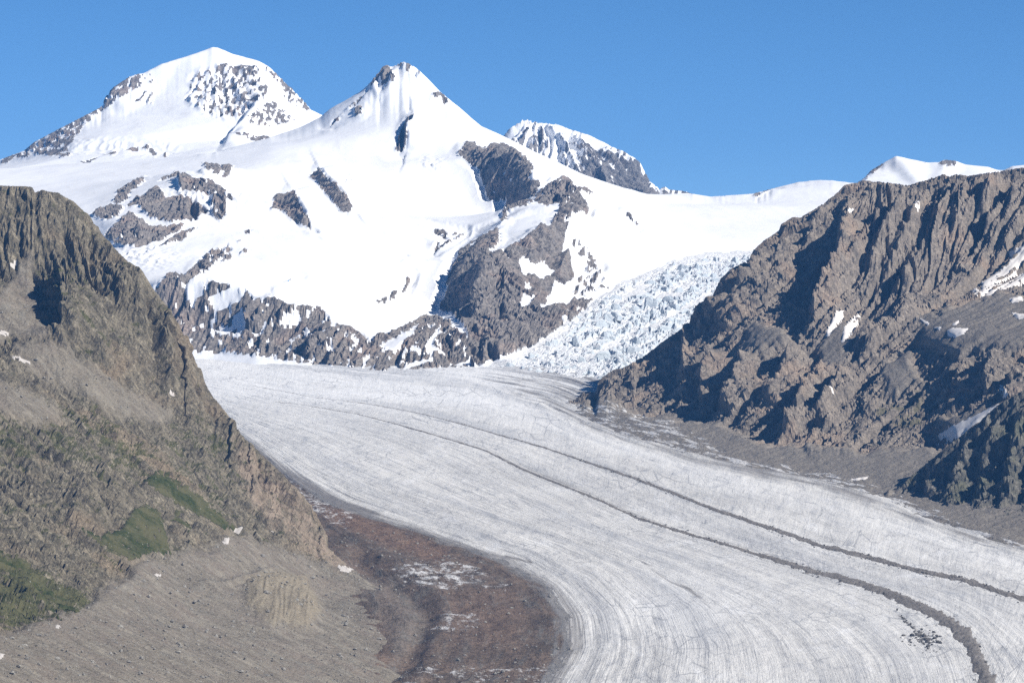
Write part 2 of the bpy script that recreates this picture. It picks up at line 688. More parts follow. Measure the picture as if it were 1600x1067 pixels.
def glacier_material():
    k = NT('glacier_ice')
    uv = k.uvmap()
    st1 = k.noise(k.mapped(uv, (.030, .0007, 1)), 1.0, 6, .68, .3)     # long flow bands
    st2 = k.noise(k.mapped(uv, (.11, .0019, 1)), 1.0, 6, .7, .4)        # fine streaks
    cr = k.noise(k.mapped(uv, (.020, .045, 1)), 1.0, 5, .65, .5)        # cross crevasses
    big = k.noise(k.pos, .0035, 4, .55)
    fl = k.noise(k.mapped(k.pos, (1, .45, 1)), .16, 5, .78)
    c = k.mix(k.ramp(st1, (.30, .68, 0, 1)), (.51, .50, .48), (.69, .675, .645))
    c = k.mix(k.ramp(big, (.42, .62, 0, .55)), c, (.74, .725, .69))
    c = k.mix(k.ramp(st2, (.54, .80, 0, .45)), c, (.82, .81, .78))
    c = k.mix(k.ramp(st2, (.44, .28, 0, .32)), c, (.27, .27, .27))
    c = k.mix(k.ramp(cr, (.60, .74, 0, .22)), c, (.32, .33, .35))
    pt = k.noise(k.mapped(k.pos, (1, .3, 1)), .02, 6, .7, .6)
    c = k.mix(k.ramp(pt, (.53, .70, 0, .55)), c, (.80, .80, .80))
    c = k.mix(k.ramp(pt, (.47, .30, 0, .62)), c, (.34, .35, .37))
    c = k.mix(k.ramp(fl, (.55, .75, 0, .6)), c, (.84, .84, .83))
    c = k.mix(k.ramp(fl, (.46, .26, 0, .75)), c, (.22, .22, .23))
    c = k.mix(k.math('MULTIPLY', k.attr('clean'), k.ramp(st2, (.25, .6, .45, 1))), c, (.82, .82, .815))
    st0 = k.noise(k.mapped(uv, (.009, .0004, 1)), 1.0, 4, .6, .6)
    c = k.mix(k.ramp(st0, (.50, .36, 0, .38)), c, (.36, .37, .39))
    crk = k.voro(k.mapped(uv, (.030, .011, 1)), 1.0, 'DISTANCE_TO_EDGE')
    crf = k.math('MULTIPLY', k.ramp(crk, (.05, .0, 0, .55)), k.ramp(k.noise(k.pos, .006, 4, .6, .5), (.48, .60, 0, 1)))
    c = k.mix(crf, c, (.22, .23, .25))
    dn = k.math('ADD', k.math('MULTIPLY', st2, .6), k.math('MULTIPLY', st1, .5))
    da = k.math('ADD', k.attr('dirt'), k.math('MULTIPLY', k.math('SUBTRACT', .55, dn), 2.2))
    c = k.mix(k.ramp(da, (.30, .95, 0, .9)), c, k.mix(fl, (.12, .11, .10), (.24, .22, .205)))
    b = k.bump(st1, 5, .6)
    b = k.bump(st2, 3, .8, b)
    b = k.bump(cr, 1.5, .6, b)
    b = k.bump(fl, 2.2, .8, b)
    return k.done(c, .7, b, .25)

M_GLACIER = glacier_material()

def debris_material():
    k = NT('rusty_rubble')
    uv = k.uvmap()
    g = k.noise(k.pos, .2, 5, .75)
    n = k.noise(k.pos, .012, 6, .65, .6)
    st = k.noise(k.mapped(uv, (.03, .006, 1)), 1.0, 5, .65, .4)
    c = k.mix(k.ramp(n, (.38, .62, 0, 1)), (.104, .082, .064), (.158, .118, .090))
    c = k.mix(k.ramp(st, (.50, .68, 0, .75)), c, (.150, .142, .128))
    c = k.mix(k.attr('rust'), c, (.180, .120, .086))
    c = k.mix(k.attr('grey'), c, (.175, .168, .150))
    c = k.mix(1.0, c, k.mix(k.ramp(g, (.3, .7, 0, 1)), (.6, .6, .6), (1.5, 1.5, 1.5)), 'MULTIPLY')
    ic = k.noise(k.mapped(k.pos, (.055, .03, .05)), 1.0, 7, .75, .4)
    ia = k.math('ADD', ic, k.math('MULTIPLY', k.math('SUBTRACT', k.attr('ice'), .5), .5))
    c = k.mix(k.ramp(ia, (.565, .70, 0, .95)), c, k.mix(g, (.45, .45, .46), (.75, .74, .73)))
    dk = k.math('ADD', st, k.math('MULTIPLY', k.math('SUBTRACT', k.attr('grit'), .5), .9))
    c = k.mix(k.ramp(dk, (.5, .85, 0, .85)), c, k.mix(g, (.15, .145, .14), (.30, .295, .29)))
    b = k.bump(n, 18, .7)
    b = k.bump(st, 6, .7, b)
    b = k.bump(g, 3, .9, b)
    return k.done(c, .92, b, .12)

M_DEBRIS = debris_material()

def simple_rubble(name, a, bcol, scale=.25):
    k = NT(name)
    g = k.noise(k.pos, scale, 6, .75)
    m = k.noise(k.pos, scale * .12, 4, .6)
    c = k.mix(k.ramp(g, (.3, .7, 0, 1)), a, bcol)
    c = k.mix(k.ramp(m, (.45, .7, 0, .5)), c, tuple(x * 1.3 for x in bcol))
    return k.done(c, .92, k.bump(g, 3.0, .9), .12)

M_MORAINE = simple_rubble('moraine_rubble', (.130, .118, .108), (.255, .235, .215))
M_BOULDER = simple_rubble('boulder_rock', (.16, .15, .135), (.36, .34, .30))
M_BLOCKS = simple_rubble('dark_rockfall', (.06, .058, .056), (.16, .155, .15))
M_GROUND = simple_rubble('valley_ground', (.09, .085, .075), (.17, .16, .14), .05)

def grass_material():
    k = NT('alpine_grass')
    g = k.noise(k.pos, .16, 6, .75)
    m = k.noise(k.pos, .02, 5, .65, .5)
    c = k.mix(k.ramp(g, (.3, .7, 0, 1)), (.020, .032, .012), (.070, .080, .030))
    c = k.mix(k.ramp(m, (.36, .60, 0, .85)), c, (.120, .112, .058))
    st = k.voro(k.pos, .07, 'F1')
    c = k.mix(k.ramp(st, (.10, .05, 0, .8)), c, (.34, .33, .28))
    return k.done(c, .95, k.bump(g, 3.0, .9), .05)

M_GRASS = grass_material()
# ------------------------------------------------------------------ ground and glacier
_gy = np.arange(1000, 24001, 50.0)
_gz = np.interp(_gy, [1000, 3000, 5400, 9900, 10500, 12000, 16000, 24000], [-150, -60, 150, 550, 585, 640, 700, 700])
_gz = gauss_axis(_gz, 5, 0)

def zg(Y):
    return np.interp(Y, _gy, _gz)

def on_ice(u, v):
    """distance at which the sight line through (u, v) meets the glacier's mean surface"""
    v = np.asarray(v, float)
    lo = np.full(v.shape, 1500.0)
    hi = np.full(v.shape, 20000.0)
    for _ in range(40):
        m = (lo + hi) / 2
        up = zray(v, m) > zg(m)
        lo = np.where(up, m, lo)
        hi = np.where(up, hi, m)
    return (lo + hi) / 2

gm = np.array([[-24000, -8000, -260], [24000, -8000, -260], [24000, 28000, -260], [-24000, 28000, -260]], float)
ground = link('ground', mesh_from('ground', gm, np.array([[0, 1, 2, 3]]), M_GROUND))
tag(ground, 'bare rocky valley ground beneath the glacier and mountains', 'ground', kind='structure')

MOR_A = [(340, 612), (420, 626), (480, 633), (560, 648), (640, 668), (700, 685), (760, 704), (820, 735), (870, 757), (930, 780), (1000, 812), (1060, 832),
         (1130, 852), (1200, 872), (1280, 895), (1350, 913), (1420, 938), (1470, 960), (1510, 990), (1535, 1020), (1550, 1067), (1560, 1180)]
MOR_B = [(440, 612), (480, 622), (560, 632), (640, 645), (700, 660), (780, 682), (850, 700), (930, 728), (1000, 752), (1060, 775),
         (1120, 800), (1200, 828), (1290, 858), (1400, 885), (1500, 905), (1600, 928), (1700, 955)]
GUIDES = [
    (-.55, [(150, 640), (330, 700), (400, 790), (470, 880), (520, 930), (540, 980), (520, 1067), (490, 1180)]),
    (0.0, [(160, 610), (330, 650), (400, 700), (455, 750), (520, 790), (600, 815), (700, 845), (790, 875), (860, 915), (893, 965), (893, 1015), (860, 1067), (810, 1180)]),
    (.30, [(170, 597), (340, 638), (440, 678), (540, 725), (650, 768), (760, 808), (860, 842), (970, 890), (1050, 950), (1075, 1010), (1065, 1067), (1050, 1180)]),
    (.50, [(175, 588), (340, 626), (480, 655), (620, 697), (740, 748), (850, 800), (970, 850), (1080, 888), (1190, 930), (1280, 980), (1330, 1030), (1345, 1067), (1350, 1180)]),
    (.70, [(180, 578)] + MOR_A),
    (.85, [(190, 566), (340, 594)] + MOR_B),
    (1.0, [(200, 552), (340, 562), (450, 572), (560, 585), (650, 592), (740, 600), (850, 625), (924, 661), (1009, 687), (1094, 714), (1200, 735), (1266, 745),
           (1335, 765), (1404, 786), (1490, 824), (1541, 841), (1600, 856), (1720, 895)]),
    (1.3, [(200, 540), (340, 542), (450, 548), (600, 560), (740, 560), (900, 575), (960, 600), (1050, 640), (1130, 670), (1300, 700), (1450, 735), (1600, 780), (1760, 830)]),
]

def resample(line, n):
    p = np.asarray(line, float)
    L = np.concatenate([[0], np.cumsum(np.hypot(*(p[1:] - p[:-1]).T))])
    t = np.linspace(0, L[-1], n)
    q = np.stack([np.interp(t, L, p[:, 0]), np.interp(t, L, p[:, 1])], -1)
    return np.stack([gauss_axis(q[:, 0], n * .006, 0), gauss_axis(q[:, 1], n * .006, 0)], -1)

NT_, NS_ = 640, 400
gl = np.array([resample(l, NT_) for s_, l in GUIDES])
gs = np.array([s_ for s_, l in GUIDES])
ss = np.linspace(-.55, 1.3, NS_)
k1 = np.clip(np.searchsorted(gs, ss) - 1, 0, len(gs) - 2)
fr = (ss - gs[k1]) / (gs[k1 + 1] - gs[k1])
UV = gl[k1] * (1 - fr)[:, None, None] + gl[k1 + 1] * fr[:, None, None]
for c in (0, 1):
    UV[..., c] = gauss_axis(UV[..., c], 6, 0)
gu, gv = UV[..., 0], UV[..., 1]
GY = on_ice(gu, gv)
GX = (gu - 800) / F * GY
SS = np.repeat(ss[:, None], NT_, 1)
TT = np.repeat(np.linspace(0, 1, NT_)[None], NS_, 0)
sm, tm = SS * 1000, TT * 5500
deb = sstep(.02, -.08, SS)
marg = sstep(.90, 1.0, SS)
gz = zg(GY)
gz += 4.0 * fbm(sm / 110, tm / 520, 11, 4) + .9 * ridged(sm / 26, tm / 190, 21, 3) + 1.5 * fbm(GX / 22, GY / 30, 31, 4, .65)
gz += (1 - deb) * 1.2 * ridged(sm / 120 + .5 * fbm(GX / 90, GY / 90, 8, 2), tm / 40, 27, 3) * sstep(.3, .45, SS) * sstep(.68, .5, SS) * sstep(.55, .9, TT)
gz += deb * (7 * fbm(GX / 120, GY / 160, 41, 5, .6) + 3 * ridged(GX / 60, GY / 60, 43, 4))
gz += marg * (3 * ridged(sm / 12, tm / 420, 51, 4) + 3 * fbm(sm / 30, tm / 300, 52, 3) - 2)
d, sd_, al = line_sd(gu, gv, [(560, 880), (640, 930), (668, 960), (655, 990), (640, 1030), (600, 1067), (570, 1100)])
gz -= 7 * np.exp(-(d / 15) ** 2) * deb
gz += 4 * np.exp(-((d - 30) / 16) ** 2) * deb
GP = np.stack([GX, GY, gz], -1).reshape(-1, 3)
a = np.arange(NS_ * NT_).reshape(NS_, NT_)
gfaces = np.stack([a[:-1, :-1], a[:-1, 1:], a[1:, 1:], a[1:, :-1]], -1).reshape(-1, 4)
guv = np.stack([sm, tm], -1).reshape(-1, 2)

dirt = .85 * np.exp(-np.abs(SS) / .07) * (SS >= -.1) + .55 * np.exp(-np.abs(SS - .705) / .016) * sstep(.1, .35, TT) + .5 * np.exp(-np.abs(SS - .852) / .010) * sstep(.1, .3, TT)
dirt += .85 * sstep(.94, 1.01, SS) * sstep(.30, .42, TT) * (.75 + .6 * fbm(sm / 12, tm / 260, 94, 4))
dirt += .25 * np.exp(-((gu - 760) / 160) ** 2 - ((gv - 770) / 35) ** 2) + .22 * np.exp(-((gu - 470) / 90) ** 2 - ((gv - 745) / 30) ** 2)
dirt += .5 * np.exp(-((gu - 1445) / 16) ** 2 - ((gv - 1000) / 9) ** 2) * (1 + fbm(gu / 6, gv / 5, 93, 3))
for ln, wd, am in (([(1000, 872), (1040, 905), (1075, 920), (1110, 950), (1125, 985)], 3, .5), ([(1405, 960), (1440, 992)], 3, .6), ([(790, 868), (830, 878)], 2, .5), ([(1150, 930), (1240, 960), (1300, 1000), (1330, 1067)], 16, .18), ([(880, 850), (980, 900), (1010, 960), (1000, 1040)], 14, .16),
                   ([(560, 660), (700, 710), (800, 760), (900, 800)], 12, .14), ([(520, 690), (640, 735), (760, 780)], 10, .15)):
    d, sd_, al = line_sd(gu, gv, ln)
    dirt += am * np.exp(-(d / wd) ** 2)
for pl, am in (([(1045, 920), (1100, 900), (1150, 960), (1130, 1040), (1080, 1067)], .18), ([(450, 740), (520, 770), (600, 800), (560, 815), (480, 775)], .35)):
    dirt += am * sstep(-8, 12, poly_sd(gu, gv, pl))
clean = .9 * sstep(650, 585, gv) + .4 * sstep(730, 620, gv) + .45 * np.exp(-((gu - 1060) / 120) ** 2 - ((gv - 940) / 60) ** 2)
clean += .35 * sstep(.88, .95, SS) * sstep(.99, .95, SS)
d, sd_, al = line_sd(gu, gv, [(660, 590), (560, 593), (470, 600), (408, 606), (440, 612), (540, 622)])
clean += .8 * np.exp(-(d / 4) ** 2)
d, sd_, al = line_sd(gu, gv, [(480, 610), (560, 604), (640, 598), (760, 604)])
clean -= .45 * np.exp(-(d / 5) ** 2)
clean = np.clip(clean + .15 * fbm(sm / 60, tm / 700, 95, 4), 0, .95)
rust = .8 * sstep(-12, 6, poly_sd(gu, gv, [(490, 790), (540, 800), (620, 830), (700, 860), (690, 880), (600, 850), (520, 815)]))
rust += .5 * sstep(-15, 15, poly_sd(gu, gv, [(600, 900), (620, 960), (610, 1010), (580, 1060), (560, 1067), (590, 960)]))
rust += .35 * sstep(-20, 20, poly_sd(gu, gv, [(700, 930), (800, 920), (830, 960), (800, 1020), (700, 1010)]))
grit = np.clip(1.1 * np.exp(-np.abs(SS + .0) / .055) + .3 * fbm(sm / 40, tm / 300, 77, 3), 0, 1)
icep = np.full(gu.shape, .16)
for pl, am in (([(610, 890), (650, 875), (735, 880), (770, 900), (740, 915), (690, 925), (630, 915)], .52),
               ([(660, 975), (700, 955), (760, 960), (740, 985), (690, 992)], .46), ([(760, 905), (800, 910), (790, 930), (750, 925)], .4),
               ([(520, 860), (600, 880), (560, 905)], .25), ([(450, 745), (560, 800), (540, 830), (480, 800)], .5), ([(600, 1040), (720, 1040), (860, 1040), (850, 1090), (600, 1090)], .42)):
    icep = np.maximum(icep, .16 + am * sstep(-10, 6, poly_sd(gu, gv, pl)))
greyd = .35 * sstep(-12, 10, poly_sd(gu, gv, [(560, 900), (620, 905), (650, 940), (670, 970), (650, 1000), (620, 1030), (585, 960)]))
gattr = {'dirt': np.clip(dirt, 0, 1), 'clean': clean, 'rust': np.clip(rust, 0, .9), 'grit': grit, 'ice': icep, 'grey': greyd}
fs = SS.ravel()[gfaces].mean(1) + .035 * fbm(gu.ravel()[gfaces[:, 0]] / 30, gv.ravel()[gfaces[:, 0]] / 12, 91, 4, .65)
isd = fs < 0
glacier = link('glacier', sub_mesh('glacier', GP, gfaces, ~isd, M_GLACIER, {k: gattr[k] for k in ('dirt', 'clean')}, guv))
tag(glacier, 'broad grey-white valley glacier sweeping round a bend with two dark stripes', 'glacier', kind='structure')
deb_o = link('debris_cover', sub_mesh('debris_cover', GP, gfaces, isd, M_DEBRIS, {k: gattr[k] for k in ('rust', 'grit', 'ice', 'grey')}, guv))
tag(deb_o, 'rust-brown rubble lying over the ice at the foot of the green-tinged slope', 'debris', kind='stuff')
print('glacier', time.time() - T0)

def ribs(u, v, items):
    out = np.zeros(u.shape)
    for line, h, wr, wl in items:
        d, sd_, al = line_sd(u, v, line)
        d = np.where(sd_ > 0, d, -d)
        pr = np.where(d > 0, np.clip(1 - d / wl, 0, 1), np.clip(1 + d / wr, 0, 1) ** 1.4)
        out = np.maximum(out, h * pr * sstep(0, .15, al) * (1 - sstep(.85, 1, al)) + 0 * al) if False else out + h * pr * (.25 + .75 * sstep(0, .2, al) * (1 - sstep(.8, 1, al)))
    return out

def G(u, v):
    return (u, v, float(on_ice(u, v)))

def below(p, dy, dz):
    z = p[3] if len(p) > 3 else float(zray(p[1], p[2]))
    return (p[0], None, p[2] + dy, z - dz)
# ------------------------------------------------------------------ green-tinged rock slope on the near side of the glacier
SKY_L = [(-120, 275), (0, 290), (51, 292), (54, 301), (67.5, 297), (91, 302), (115, 315), (135, 334), (148.5, 352.5), (162, 369), (179, 388), (199, 408), (207.5, 413), (219, 418), (229.5, 435),
         (240, 452), (250, 466), (267, 486), (280, 509.5), (294, 536.5), (304, 560), (314, 587), (331, 617.5), (348, 638), (358, 650), (368.5, 670), (402, 704), (424, 724), (448, 748), (472, 772),
         (492, 800), (510, 834), (530, 862), (544, 882)]
TL = Terrain(-110, 660, 1.8, 3900, 7400, 7.5)
crestY = lambda u: float(np.interp(u, [-120, 0, 150, 300, 436, 544], [6960, 6910, 6870, 6700, 6580, 6480]))
cl = [(u, v, crestY(u)) for u, v in SKY_L] + [G(556, 893), G(600, 925)]
pts = [(-110, 1067, 4150), (0, 1067, 4300), (200, 1067, 4600), (400, 1067, 5000), (-110, 850, 5150), (0, 850, 5300), (200, 850, 5700), (400, 850, 6120), (480, 850, 6330),
       (-110, 600, 6000), (0, 600, 6100), (150, 600, 6350), (250, 600, 6580), (-110, 450, 6450), (0, 450, 6520), (100, 450, 6600), (180, 480, 6640), (-110, 700, 5750), (0, 700, 5850), (150, 700, 6080), (300, 750, 6280),
       (400, 770, 6450), (250, 700, 6260), (120, 760, 5820), (160, 740, 5960), (150, 830, 5640), (300, 900, 5720), (100, 950, 5000), (300, 980, 5330), (480, 960, 5900), (40, 520, 6230), (75, 500, 6450), (60, 430, 6560),
       (200, 655, 6330), (440, 890, 6100), (390, 900, 5880), (500, 930, 6100)]
toe = [G(590, 950), G(612, 990), G(606, 1030), G(596, 1067), G(570, 1140), G(520, 1250)]
pts += [below(p, 0, 40 if p[0] > 0 else 0) for p in [(p[0] + 90, p[1], p[2]) for p in toe]]
pts += [(-110, None, 3900, 235), (100, None, 3900, 180), (300, None, 3900, 80), (660, None, 3900, -20), (660, None, 5000, 60), (660, None, 6400, 180), (660, None, 7400, 220)]
pts += [below(p, 260, 190) for p in cl[:-2:2]] + [below(p, 600, 500) for p in cl[:-2:3]]
CF = [(-110, 560, 6330), (0, 540, 6330), (40, 535, 6350), (75, 520, 6400), (130, 562, 6420), (200, 612, 6460), (255, 636, 6520), (300, 652, 6560)]
CG = [(-110, 610, 6040), (0, 605, 6060), (100, 640, 6180), (180, 665, 6290), (260, 690, 6380)]
pts = [p for p in pts if p[:2] not in ((-110, 600), (0, 600), (150, 600), (250, 600), (75, 500), (40, 520), (200, 655))]
AF = [(55, 355, 6790), (52, 405, 6745), (58, 430, 6710), (65, 480, 6610), (80, 516, 6470)]
AC = [(84, 412, 6610), (93, 435, 6540), (97, 475, 6450), (93, 512, 6400)]
pts = [p for p in pts if p[:2] not in ((100, 450), (60, 430))] + [(10, 430, 6700), (20, 480, 6560), (0, 500, 6460), (130, 440, 6600), (140, 500, 6500)]
CF[2:4] = [(40, 532, 6400), (88, 530, 6390)]
TL.tin(pts, [cl, toe, CF, CG, AF, AC], 14)
Zb = TL.Z
u, v = TL.uv(Zb)
rib_l = ribs(u, v, [([(86, 405), (95, 435), (99, 470), (95, 515)], 14, 40, 6), ([(224, 425), (240, 475), (250, 525), (255, 570), (260, 612)], 22, 45, 6),
                    ([(205, 415), (216, 470), (228, 530), (236, 580)], 10, 40, 10), ([(105, 470), (112, 500), (108, 520)], 8, 20, 6), ([(152, 515), (155, 540), (150, 560)], 9, 25, 7),
                    ([(128, 740), (115, 780), (112, 815)], 10, 50, 9),
                    ([(160, 400), (190, 470), (210, 550), (225, 610)], 7, 40, 14), ([(100, 330), (120, 400), (150, 470)], 8, 40, 12), ([(300, 908), (340, 915), (385, 903), (432, 886)], 6, 8, 8), ([(118, 330), (165, 400), (195, 470)], 7, 30, 10), ([(135, 560), (165, 600), (200, 640)], 7, 26, 9), ([(0, 690), (40, 705), (60, 740)], 9, 40, 10), ([(330, 660), (370, 720), (410, 780), (450, 830)], 8, 30, 14), ([(280, 640), (310, 700), (350, 770)], 8, 30, 12)])
bul = 16 * np.exp(-((u - 152) / 42) ** 2 - ((v - 775) / 50) ** 2) * sstep(838, 815, v)
mound = (13 + 3.2 * ridged(u / 9 + .1 * v / 9, v / 70, 6, 3) + 2 * fbm(u / 12, v / 14, 16, 3)) * sstep(-8, 26, poly_sd(u, v, [(375, 905), (430, 888), (478, 898), (505, 955), (485, 990), (420, 985), (380, 950)]))
scr = sstep(-18, 14, poly_sd(u, v, [(-130, 1010), (0, 990), (60, 968), (130, 945), (190, 900), (225, 872), (270, 866), (330, 850), (360, 832), (440, 850), (500, 872), (545, 890), (640, 930), (700, 1200), (-130, 1200)])
            + 14 * fbm(u / 40, v / 40, 5, 3))
scr = np.maximum(scr, .95 * sstep(-8, 8, poly_sd(u, v, [(-100, 500), (0, 455), (30, 415), (50, 395), (52, 440), (62, 480), (78, 520), (60, 530), (20, 522), (-100, 560)]) + 6 * fbm(u / 22, v / 22, 6, 3)))
scr = np.maximum(scr, .75 * sstep(-10, 10, poly_sd(u, v, [(20, 530), (90, 530), (150, 575), (215, 610), (270, 640), (262, 660), (200, 650), (120, 610), (40, 575)]) + 9 * fbm(u / 22, v / 22, 7, 3)))
scr = np.maximum(scr, .85 * sstep(-10, 10, poly_sd(u, v, [(-100, 600), (0, 590), (60, 615), (110, 650), (60, 655), (0, 640), (-100, 640)]) + 9 * fbm(u / 22, v / 22, 9, 3)))
mead = sstep(-6, 3, poly_sd(u, v, [(120, 822), (150, 836), (190, 828), (205, 800), (228, 788), (248, 800), (262, 840), (268, 866), (240, 862), (205, 876), (180, 862), (150, 846)]))
mead = np.maximum(mead, .8 * sstep(-4, 3, poly_sd(u, v, [(226, 752), (238, 738), (262, 737), (275, 752), (300, 765), (340, 800), (372, 828), (355, 826), (300, 800), (250, 772)])))
fl1 = TL.fall_noise(Zb, 30, 330, 100, 60)
fl2 = TL.fall_noise(Zb, 13, 150, 110, 30)
rk = (1 - scr) * (1 - mead)
warpx, warpy = TL.X + 25 * fbm(TL.X / 60, TL.Y / 60, 13, 3), TL.Y + 25 * fbm(TL.X / 60, TL.Y / 60, 14, 3)
disp = rib_l * 1.0 + bul + mound + rk * sstep(300, 480, v + .25 * u) * (-6.0 * np.abs(fl1) + 3 * fl1 - 3.5 * np.abs(fl2)) + rk * (.5 * fl1 - .8 * np.abs(fl2))
disp += rk * (13 * ridged(warpx / 120, warpy / 150, 201, 5, .55) + 2.4 * fbm(warpx / 14, warpy / 16, 211, 4, .62) + 5 * crag(warpx + .5 * warpy, warpy * .6, 36, 215))
disp += scr * (4.5 * fbm(TL.X / 70, TL.Y / 90, 221, 4) + .8 * fl1 + .5 * fl2 + .9 * fbm(TL.X / 7, TL.Y / 9, 231, 3, .7))
TL.finish(Zb, disp - 6 * rk)
TL.fit_skyline(SKY_L, 160, 1.6, 5, 3)
grs = .37 + .26 * sstep(-20, 20, poly_sd(u, v, [(-80, 640), (60, 620), (150, 640), (240, 690), (230, 745), (100, 720), (-80, 730)]))
grs += .50 * sstep(-14, 14, poly_sd(u, v, [(-80, 850), (20, 870), (80, 890), (150, 930), (120, 965), (60, 970), (-80, 990)]))
grs += .20 * sstep(-14, 14, poly_sd(u, v, [(250, 640), (340, 660), (400, 740), (330, 800), (260, 720)]))
grs += .22 * sstep(-14, 14, poly_sd(u, v, [(60, 420), (120, 420), (190, 540), (150, 560), (100, 480)]))
grs *= 1 - .97 * scr
tan = sstep(-6, 8, poly_sd(u, v, [(380, 908), (430, 892), (476, 902), (502, 955), (480, 985), (420, 980), (386, 948)]) + 6 * fbm(u / 18, v / 18, 17, 3))
frs = sstep(-12, 10, poly_sd(u, v, [(360, 690), (400, 720), (440, 755), (500, 825), (545, 885), (525, 880), (470, 850), (430, 815), (395, 790)]) + 12 * fbm(u / 20, v / 30, 18, 3))
aL = {'scree': scr, 'grass': np.clip(grs, 0, 1), 'tan': tan, 'fresh': frs}
PL = TL.flat()
left = link('rock_slope', mesh_from('rock_slope', PL, TL.faces, M_LEFT, {k: a.ravel() for k, a in aL.items()}, smooth=scr.ravel()[TL.faces].mean(1) > .45))
tag(left, 'steep brown rock slope tinged green, with scree below, on the near side of the glacier bend', 'mountain', kind='structure')
print('left', time.time() - T0)
# ------------------------------------------------------------------ rock mountain across the glacier
SKY_R = [(932, 612), (934, 596), (954, 580), (977, 573), (1011, 553), (1038, 532), (1062, 515.5), (1092, 495), (1112, 465), (1126, 434.5), (1146, 418), (1169, 407.5), (1178, 390), (1194, 376), (1217, 361), (1220, 350),
         (1237.5, 340), (1250, 340), (1269, 329), (1287.5, 318), (1303, 306), (1319, 290), (1334, 286), (1350, 282.5), (1372, 284), (1400, 287), (1419, 290), (1437.5, 284), (1459, 278), (1475, 271.5),
         (1484, 276), (1494, 272.5), (1512.5, 275), (1534, 271.5), (1562.5, 267.5), (1584, 264), (1600, 262), (1720, 252)]
TR = Terrain(850, 1760, 1.8, 6450, 10100, 7.5)
cY = lambda u: float(np.interp(u, [932, 1000, 1100, 1170, 1220, 1320, 1420, 1600, 1720], [8960, 9060, 9130, 9180, 9230, 9300, 9300, 9250, 9150]))
cr = [(u, v, cY(u)) for u, v in SKY_R]
foot = [G(865, 628), G(924, 661), G(1009, 687), G(1094, 714), G(1200, 735), G(1266, 745), G(1335, 765), G(1404, 786), G(1490, 824), G(1541, 841), G(1600, 856), G(1720, 895)]
base_uv = [(945, 618), (1000, 640), (1060, 646), (1120, 656), (1200, 688), (1290, 695), (1350, 700), (1440, 692), (1500, 705), (1600, 735), (1720, 770)]
fu_ = [p[0] for p in foot]
fY_ = [p[2] for p in foot]

def apron(u_, v_, slope=.15):
    # a rubble apron climbing gently from the edge of the ice
    Yf = float(np.interp(u_, fu_, fY_))
    zf = float(zg(Yf))
    k_ = (float(zray(v_, 1000)) - CZ) / 1000
    return (u_, v_, Yf + max(60, (CZ + k_ * Yf - zf) / (slope - k_)))

base = [apron(*q) for q in base_uv]
pts = [below(p, -330, 75) for p in foot] + [below(p, 200, 150) for p in cr[::2]] + [below(p, 700, 420) for p in cr[::4]]
for u_ in range(1000, 1720, 45):
    vb = float(np.interp(u_, [q[0] for q in base], [q[1] for q in base]))
    yb = float(np.interp(u_, [q[0] for q in base], [q[2] for q in base]))
    vc = float(np.interp(u_, [q[0] for q in cr], [q[1] for q in cr]))
    yc = cY(u_)
    bench = float(sstep(1400, 1480, u_))
    for t_ in (.18, .36, .45, .56, .68, .84):
        g0 = t_
        g1 = float(np.interp(t_, [0, .36, .45, .68, 1], [0, .26, .36, .74, 1]))
        pts.append((u_, vb + (vc - vb) * t_, yb + (yc - yb) * (g0 * (1 - bench) + g1 * bench)))
pts += [(850, None, 6450, 100), (850, None, 7500, 200), (850, None, 8500, 300), (850, None, 9300, 380), (850, None, 10100, 420), (1200, None, 6450, 80), (1000, None, 7200, 180), (1700, None, 6450, 100), (1000, None, 10100, 400), (1700, None, 10100, 600)]
TR.tin(pts, [cr, foot, base], 20)
Zb = TR.Z
u, v = TR.uv(Zb)
C = [
    ([(1200, 385), (1182, 441), (1150, 480), (1110, 500), (1085, 525), (1077, 569), (1066, 605)], 46, 60, 20),
    ([(1325, 340), (1325, 362), (1323, 395), (1316, 426), (1300, 451), (1280, 479), (1274, 510)], 58, 40, 20),
    ([(1416, 312), (1394, 345), (1381, 367), (1369, 392), (1350, 425)], 38, 34, 13),
    ([(1376, 330), (1362, 355), (1345, 390), (1335, 420)], 26, 24, 10),
    ([(1475, 300), (1459, 345), (1447, 376), (1431, 407), (1412, 439), (1391, 460)], 40, 40, 15),
    ([(1437, 320), (1420, 355), (1405, 385), (1390, 415), (1378, 440)], 30, 22, 11),
    ([(1550, 285), (1541, 326), (1546, 365)], 26, 40, 12), ([(1510, 300), (1497, 340), (1492, 370)], 22, 24, 10), ([(1590, 280), (1578, 330), (1570, 370)], 18, 30, 12),
    ([(1424, 462), (1412, 490), (1392, 512), (1365, 528), (1331, 540)], 40, 46, 18),
    ([(1250, 535), (1224, 585), (1190, 625)], 34, 34, 16), ([(1268, 600), (1245, 649), (1222, 678)], 40, 32, 18), ([(1330, 575), (1303, 615), (1274, 660)], 36, 34, 17),
    ([(1175, 550), (1158, 605), (1127, 645)], 44, 46, 22), ([(1120, 545), (1105, 590), (1095, 625)], 24, 26, 12), ([(1290, 560), (1270, 590), (1252, 615)], 20, 22, 12),
    ([(1395, 560), (1370, 600), (1345, 640)], 14, 30, 12), ([(1500, 545), (1500, 570), (1488, 600)], 14, 26, 10), ([(1560, 540), (1545, 580), (1540, 610)], 22, 30, 12),
    ([(1590, 560), (1575, 600), (1565, 625)], 16, 24, 10), ([(1230, 380), (1220, 400), (1215, 425)], 20, 30, 12), ([(1290, 330), (1270, 360), (1255, 390)], 16, 28, 12),
]
rb = ribs(u, v, C)
